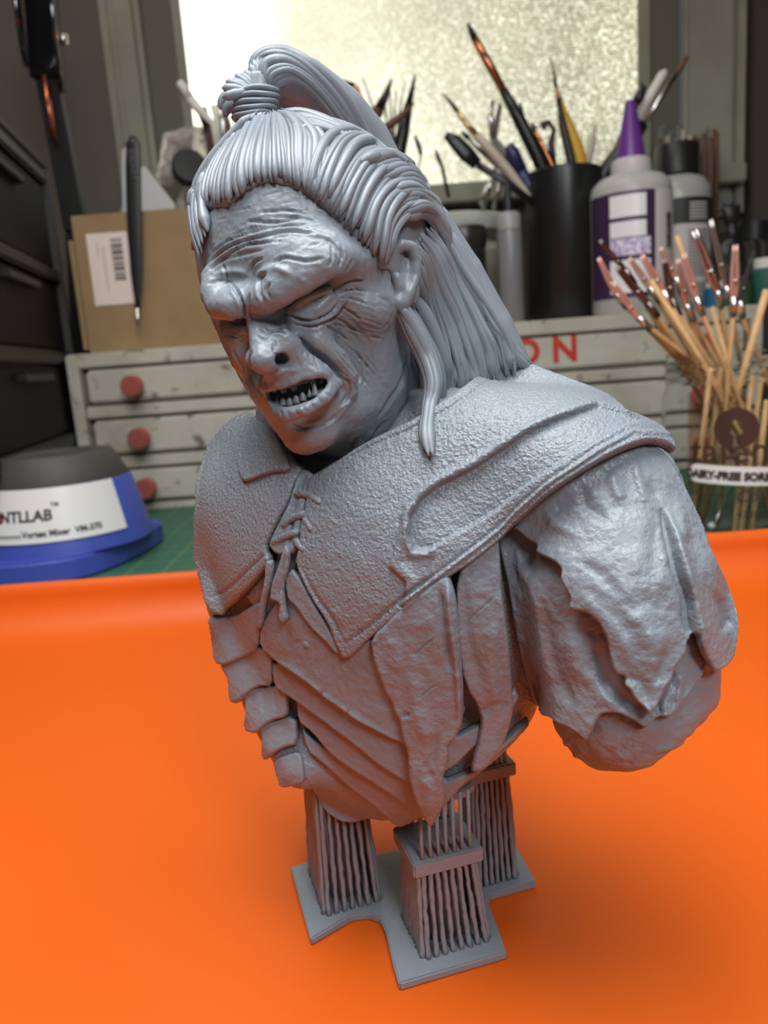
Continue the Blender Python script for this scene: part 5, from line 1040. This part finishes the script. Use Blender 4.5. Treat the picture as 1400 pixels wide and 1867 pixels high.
lb = lathe('front_label', [(.0606, .0270), (.0612, .0270), (.0529, .0622), (.0523, .0622), (.0606, .0270)], mat('white_gloss_panel', (.72, .72, .70), .35), mx_, n=50, a0=math.radians(196), a1=math.radians(334))
lathe('grey_stripe', [(.0605, .0322), (.0609, .0322), (.06055, .0332), (.0602, .0332), (.0605, .0322)], mat('stripe_grey', (.30, .30, .28), .5), mx_, n=30, a0=math.radians(200), a1=math.radians(266))
def oncone(ang, z0): 
    def fn(x, y, z):
        zz = z0+y; r = .0611-(zz-.0275)*.239+.0002+z; a = math.radians(ang)+x/r; return (r*math.cos(a), r*math.sin(a), zz)
    return fn
inkd = mat('dark_print', (.03, .02, .02), .5)
text_mesh('brand_text', 'INTLLAB', .0100, inkd, mx_, oncone(267, .0415), extrude=.0001, bold=.0003); text_mesh('brand_text', 'TM', .0038, inkd, mx_, oncone(288.5, .050), extrude=.0001, bold=.0001); text_mesh('model_text', 'Vortex Mixer  VM-370', .0056, inkd, mx_, oncone(291, .0312), extrude=.0001, bold=.0002)
text_mesh('brand_mark', 'o', .0100, mat('dark_red_print', (.35, .02, .02), .5), mx_, oncone(250, .0415), extrude=.0001, bold=.0008)
# --- black drawer tower on the left
p1 = PY(84, 300, .80); p1b = p1.copy(); dv = np.array([.16, -1., 0]); dv /= np.linalg.norm(dv); nv = np.array([dv[1]*-1, dv[0], 0]); 
twr = empty('drawer_tower', (p1[0], p1[1], 0), 'black plastic drawer tower standing along the left edge of the desk', 'drawers')
ztop = p1[2]; WN = np.array([-dv[1], dv[0], 0]); WN = WN if WN[0] > 0 else -WN
def tb(name, s0, s1, n0, n1, z0, z1, ma, par=twr, bev=.002):
    bm = bmesh.new(); bmesh.ops.create_cube(bm, size=1)
    for v in bm.verts:
        q = np.array([0, 0, 0])+dv*(s0+(v.co.x+.5)*(s1-s0))+WN*(n0+(v.co.y+.5)*(n1-n0)); v.co = Vector((q[0], q[1], z0+(v.co.z+.5)*(z1-z0)))
    bmesh.ops.recalc_face_normals(bm, faces=bm.faces); bmesh.ops.bevel(bm, geom=bm.edges[:], offset=bev, segments=2, affect='EDGES', clamp_overlap=True)
    me = bpy.data.meshes.new(name); bm.to_mesh(me); bm.free(); return link(name, me, ma, par)
tb('body', 0, .30, -.25, -.012, 0, ztop-.006, blackp); tb('top_board', -.002, .302, -.25, .001, ztop-.006, ztop, darkp)
zs = [0.004, zat(60, 700, .70)+.012, zat(60, 575, .70), zat(60, 425, .74)+.005, ztop-.008]
zs = [.004, .082, .160, .238, ztop-.008]
tb('frame_post', 0, .012, -.012, .001, 0, ztop-.006, darkp)
for a, b in zip(zs[:-1], zs[1:]):
    tb('rail', .012, .30, -.012, .0005, b-.012, b, darkp); d = tb('drawer', .014, .298, -.012, -.004, a+.001, b-.014, mat('matte_black_plastic', (.006, .006, .006), .6, spec=.25)); tb('handle', .11, .20, -.006, .004, (a+b)/2+.012, (a+b)/2+.018, blackp, d, .001)
# green bottle and tan tube on the tower
gq = p1+dv*.075+WN*-.050; g_ = empty('green_bottle', (gq[0], gq[1], ztop), 'green tube with a black cap on the black drawer tower', 'bottle')
lathe('body', [(0, 0), (.011, 0), (.012, .002), (.012, .070), (.010, .073), (0, .074)], mat('green_plastic', (.035, .12, .03), .4), g_, n=28); lathe('cap', [(.0145, .068), (.0165, .072), (.0165, .084), (.012, .088), (0, .088)], darkp, g_, n=28)
gq = p1+dv*.105+WN*-.050; o_ = lathe('glue_stick', [(0, 0), (.009, 0), (.0095, .002), (.0095, .058), (.006, .062), (0, .062)], mat('tan_tube', (.60, .36, .18), .35), n=24); o_.location = (gq[0], gq[1], ztop); tag(o_, 'tan tube at the left picture edge beside the green bottle', 'tube')
# --- spring arm lamp
LO = PY(150, 700, .86); la = empty('desk_lamp', (LO[0], LO[1], 0), 'black jointed desk lamp arm with round joint plates at the upper left', 'lamp')
lo = (LO[0], LO[1], 0)
def bar(name, a, b, w_, t_, ma, Y=.86, dy=0.): swp(name, [PY(*a, Y)+np.array([0, dy, 0]), PY(*b, Y)+np.array([0, dy, 0])], w_/FPX*Y, ma, la, lo, flat=t_, k=4) if False else slab(name, [(a[0]-w_, a[1]), (a[0]+w_, a[1]), (b[0]+w_, b[1]), (b[0]-w_, b[1])], Y+dy, .014, ma, parent=la, org=lo)
bar('lower_arm', (82,135), (136,420), 20, .5, blackp); bar('lower_arm', (134,400), (150,690), 17, .5, blackp, dy=.003)
gloss = mat('gloss_black_metal', (.01, .01, .01), .12, coat=.5)
bar('upper_arm', (66,-60), (80,140), 27, .5, gloss, dy=-.004)
lathe('base', [(0, 0), (.020, 0), (.021, .003), (.020, .016), (.012, .020), (.010, .09), (0, .09)], blackp, la, n=40); swp('stem', [(LO[0], LO[1], .08), (LO[0], LO[1], LO[2]+.01)], .009, blackp, la, lo, up=(1, 0, 0))
axp = nrm([.95, .30, -.05])
for a, b, rr_ in ((38, 30, .045), (103, 50, .058)):
    c_ = PY(a, b, .85); V, Q = sweep_(np.array([c_-axp*.0022, c_-axp*.0019, c_+axp*.0019, c_+axp*.0022])-np.array(lo), np.array([rr_-.004, rr_, rr_, rr_-.004]), np.array([0, 0, 1.]), 1, 40); link('joint_plate', mesh_np(V, Q), mat('polished_joint', (.20, .20, .20), .14, metal=1.), la)
c_ = PY(118, 72, .85); V, Q = sweep_(np.array([c_-axp*.006, c_, c_+axp*.003])-np.array(lo), np.array([.005, .006, .004]), np.array([0, 0, 1.]), 1, 16); link('joint_bolt', mesh_np(V, Q), steel, la)
swp('tension_rod', [PY(80,138,.845), PY(98,256,.845)], .0028, mat('copper_rod', (.50, .15, .08), .3, metal=1.), la, lo)
# --- clear jar, skewers and clips
JO = np.array([.2447, .523, 0]); jr = .0480
jar = empty('clear_jar', JO, 'clear plastic jar with brown lettering holding wooden skewers, right of the bust', 'jar')
jm = mat('jar_plastic', (.93, .95, .95), .04, trans=1., ior=1.08)
lathe('body', [(0, .0005), (.040, .0005), (.0455, .003), (jr, .010), (jr, .090), (.0465, .094), (.0455, .0965), (.0455, .118), (.0452, .119), (.0446, .1185), (.0446, .0965), (.0455, .0935), (.0468, .089), (.0468, .011), (.0445, .005), (.040, .0025), (0, .0025)], jm, jar, n=72)
for z in (.099, .1045, .110): lathe('screw_thread', [(.0454, z), (.0466, z+.0008), (.0466, z+.002), (.0454, z+.0028)], jm, jar, n=60)
jb = mat('brown_print', (.055, .028, .02), .45)
def onjar(xo, z0, tilt=0.):
    def fn(x, y, z): xx = x*math.cos(tilt)-y*math.sin(tilt); yy = x*math.sin(tilt)+y*math.cos(tilt); a = -math.pi/2+(xo+xx)/jr; return ((jr+.0003+z)*math.cos(a), (jr+.0003+z)*math.sin(a), z0+yy)
    return fn
def jp(px_, py_):                                              # photo pixel -> position on the front of the jar
    q = PY(px_, py_, .476); return q[0]-JO[0], q[2]
def ring_print(name, outer, inner, ma, tf):
    bm = bmesh.new(); n = len(outer); vo = [bm.verts.new(Vector(tf(*p, 0))) for p in outer]; vi = [bm.verts.new(Vector(tf(*p, 0))) for p in inner]
    for i in range(n): bm.faces.new([vo[i], vo[(i+1) % n], vi[(i+1) % n], vi[i]])
    me = bpy.data.meshes.new(name); bm.to_mesh(me); bm.free(); return link(name, me, ma, jar)
cx0, cz0 = jp(1345, 783); tf = onjar(cx0, cz0)
ts = [2*math.pi*i/48 for i in range(48)]
inner = []
for t in ts:                                                   # the spoon-shaped hole: bowl on top, handle running to the lower rim
    a = ((t+math.pi/2+math.pi) % (2*math.pi))-math.pi
    if abs(a) < .16: inner.append((math.cos(t)*.0128, math.sin(t)*.0128))
    else: inner.append((math.cos(t)*.0042, .0005+math.sin(t)*.0052))
ring_print('round_logo', [(math.cos(t)*.0132, math.sin(t)*.0132) for t in ts], inner, jb, tf)
a_, b_ = jp(1352, 845); text_mesh('lettering', 'talenti', .0235, jb, jar, onjar(a_, b_), extrude=.0001, bold=.0002, spacing=1.05)
a_, b_ = jp(1352, 869); pill = []
for t in ts: pill.append((math.copysign(.0265, math.cos(t))+.0060*math.cos(t), .0060*math.sin(t)))
tf2 = onjar(a_, b_, -.05); bm = bmesh.new()
for k in range(30):
    xa, xb = -.0325+k*.065/30, -.0325+(k+1)*.065/30; hh = lambda x: .0060*math.sqrt(max(1-max((abs(x)-.0265)/.0060, 0)**2, 0)); vs = [bm.verts.new(Vector(tf2(*p, 0))) for p in ((xa, -hh(xa)), (xb, -hh(xb)), (xb, hh(xb)), (xa, hh(xa)))]; bm.faces.new(vs)
bmesh.ops.remove_doubles(bm, verts=bm.verts, dist=1e-6); me = bpy.data.meshes.new('white_banner'); bm.to_mesh(me); bm.free(); link('white_banner', me, mat('white_banner', (.80, .76, .74), .5), jar)
tfb = onjar(a_, b_-.0026, -.05); text_mesh('banner_text', 'DAIRY-FREE SORBETTO', .0070, jb, jar, lambda x, y, z: tfb(x*.93, y, z+.0004), extrude=.0001, bold=.0004)
a_, b_ = jp(1385, 912); text_mesh('script_text', 'Coffee', .0110, jb, jar, onjar(a_, b_, .08), extrude=.0001, shear=.3); a_, b_ = jp(1372, 944); text_mesh('volume_text', '473ML', .0068, jb, jar, onjar(a_, b_), extrude=.0001)
a_, b_ = jp(1290, 912); text_mesh('script_text', 'cold brew', .0060, jb, jar, onjar(a_, b_, -.05), extrude=.0001, shear=.3)
# tinted print on the back of the jar
lathe('back_print', [(jr-.0012, .018), (jr-.0016, .018), (jr-.0016, .082), (jr-.0012, .082)], mat('amber_film', (.62, .30, .20), .4, trans=.85, ior=1.02), jar, n=24, a0=math.radians(60), a1=math.radians(110))
wood = mat('skewer_wood', (.62, .40, .19), .6, noise=(120, (.50, .30, .13), .3, .7)); clipm = mat('clip_metal', (.62, .58, .56), .28, metal=1.); pinkm = mat('clip_sleeve', (.62, .36, .30), .35, metal=.5)  # orange reflection on the clips is put into the base colour of pinkm
def jin(p):                                                    # keep a foot inside the jar
    v = p[:2]-JO[:2]; L = np.linalg.norm(v); return np.array([*(JO[:2]+v*min(1, .0405/max(L, 1e-9))), .0036])
SK = [  # clip tip, clip foot = skewer head, depth, where it crosses the rim (px, distance), half width, kind
 ((1091,470),(1128,546),.500,(1222,.515),5,0), ((1093,438),(1146,500),.510,(1234,.53),4,1), ((1117,515),(1170,588),.488,(1226,.505),5,0), ((1123,486),(1187,560),.500,(1241,.51),6,1), ((1147,470),(1190,532),.52,(1262,.535),5,0),
 ((1170,465),(1214,540),.500,(1270,.50),6,0), ((1204,451),(1236,515),.525,(1280,.545),5,0), ((1211,472),(1226,556),.505,(1286,.508),6,1), ((1236,472),(1254,566),.505,(1300,.512),5,0), ((1247,463),(1272,553),.495,(1313,.498),6,0),
 ((1266,420),(1312,540),.520,(1326,.535),8,2), ((1296,400),(1326,532),.535,(1346,.55),5,2), ((1341,446),(1338,553),.492,(1331,.495),7,0), ((1370,470),(1346,560),.51,(1378,.52),4,3)]
LB = ['clip far left of the fan of clips, pointing up left','dark slim clip above the leftmost pink clip','lowest pink clip, left of the skewer bundle','silver clip just above the lowest pink clip','pink clip in front of the barcode of the glue bottle','pink clip leaning left, right of the barcode','pink clip leaning left with its tip at the grey bottle','dark rusty clip in the middle of the fan','slim upright pink clip left of the middle pair','broad pink clip in the centre, under the bare skewer end','largest shiny steel clip leaning left','long thin steel clip reaching highest of all','pink clip standing straight up on the right','dark slim paddle right of the upright pink clip']
def stick_foot(top, rim):                                      # from the head through the rim opening down to the inside of the jar
    rx = PY(rim[0], 650, rim[1])[0]; v = np.array([rx-JO[0], rim[1]-JO[1]]); L = np.linalg.norm(v); v = v*min(1, .0415/L); r_ = np.array([JO[0]+v[0], JO[1]+v[1], .117])
    d = (r_-top); d = d/abs(d[2]); p = r_.copy()
    while p[2] > .0042 and np.linalg.norm((p+d*.001-JO)[:2]) < .0432: p = p+d*.001
    return p, r_
for i, (tp_, ft, Y, rim, hw, kd) in enumerate(SK):
    top = PY(*ft, Y); foot, rp = stick_foot(top, rim); g = empty('clip_stick', foot, 'wooden skewer with '+LB[i], 'clip stick'); d = nrm(top-foot)
    swp('skewer', [foot, foot+(top-foot)*.5, top, top+nrm(PY(*tp_, Y)-top)*.002], [.0017, .0017, .0017, .0014], wood, g, foot, k=8)
    tipp = PY(*tp_, Y-.004); ax = tipp-top; L = np.linalg.norm(ax); ax = ax/L; sd = nrm(np.cross(ax, [0, 1, 0])); w_ = hw/FPX*Y; mt_ = [pinkm, mat('clip_dark', (.20, .16, .15), .3, metal=1.), clipm, darkp][kd]; q = np.linspace(0, 1, 9)
    for s in (-1, 1):
        C = top+np.outer(q*L, ax)+np.outer(s*w_*(.55*np.sin(np.pi*np.clip(q*1.25, 0, 1)*.8)+.10), sd); swp('jaw', C, w_*np.interp(q, [0, .2, .45, .9, 1], [.45, .75, .62, .5, .28]), mt_, g, foot, flat=.55, k=8)
    swp('hinge', [top+ax*L*.38+np.array([0, -w_*1.1, 0]), top+ax*L*.38+np.array([0, w_*1.1, 0])], w_*.42, clipm, g, foot, up=(0, 0, 1), k=10); swp('crimp', [top-d*.008, top+ax*.004], .0024, clipm if kd != 1 else mt_, g, foot, k=10)
BS = [((1186,512),.492,(1262,.497),'bare skewer leaning left between two pink clips'), ((1233,430),.53,(1308,.545),'bare skewer with its cut end highest, above the centre clips'), ((1398,528),.50,(1365,.505),'thick bare skewer leaning right at the picture edge'), ((1176,594),.51,(1228,.523),'short bare skewer under the lowest clips'), ((1298,560),.525,(1322,.52),'short bare skewer behind the big steel clip')]
for tp_, Y, rim, lab in BS:
    top = PY(*tp_, Y); foot, rp = stick_foot(top, rim); o_ = swp('skewer', [foot, (foot+top)/2, top], .0018 if 'thick' not in lab else .0024, wood, None, foot, k=8); o_.location = foot; tag(o_, lab, 'skewer')
for i, (a0_, b0_) in enumerate((((1296,640),(1262,958)), ((1316,640),(1279,952)), ((1372,650),(1338,978)), ((1388,660),(1355,979)), ((1398,700),(1382,979)), ((1330,660),(1252,924)))):   # short sticks standing wholly inside the jar
    f_ = jin(PZ(*b0_, .0036)); t_ = PY(a0_[0], a0_[1]+30, .50+.008*(i%4)); v = t_[:2]-JO[:2]; L = np.linalg.norm(v); t_[:2] = JO[:2]+v*min(1, .040/L)
    o_ = swp('skewer', [f_, (f_+t_)/2, t_], .0019, wood, None, f_, k=8); o_.location = f_; tag(o_, 'pale wooden skewer standing wholly inside the clear jar', 'skewer', 'short skewers inside the jar')
sw = empty('cotton_swab', jin(PZ(1298, 966, .0036)), 'thin wire stick with a small pale cotton tip low inside the clear jar', 'swab'); so = np.array(sw.location)
swp('stick', [so+np.array([0, 0, .002]), PY(1340, 880, .52)], .0006, SV, sw, so); swp('tip', [so+np.array([-.002, 0, .0015]), so+np.array([.001, 0, .0035])], .0022, WH, sw, so)
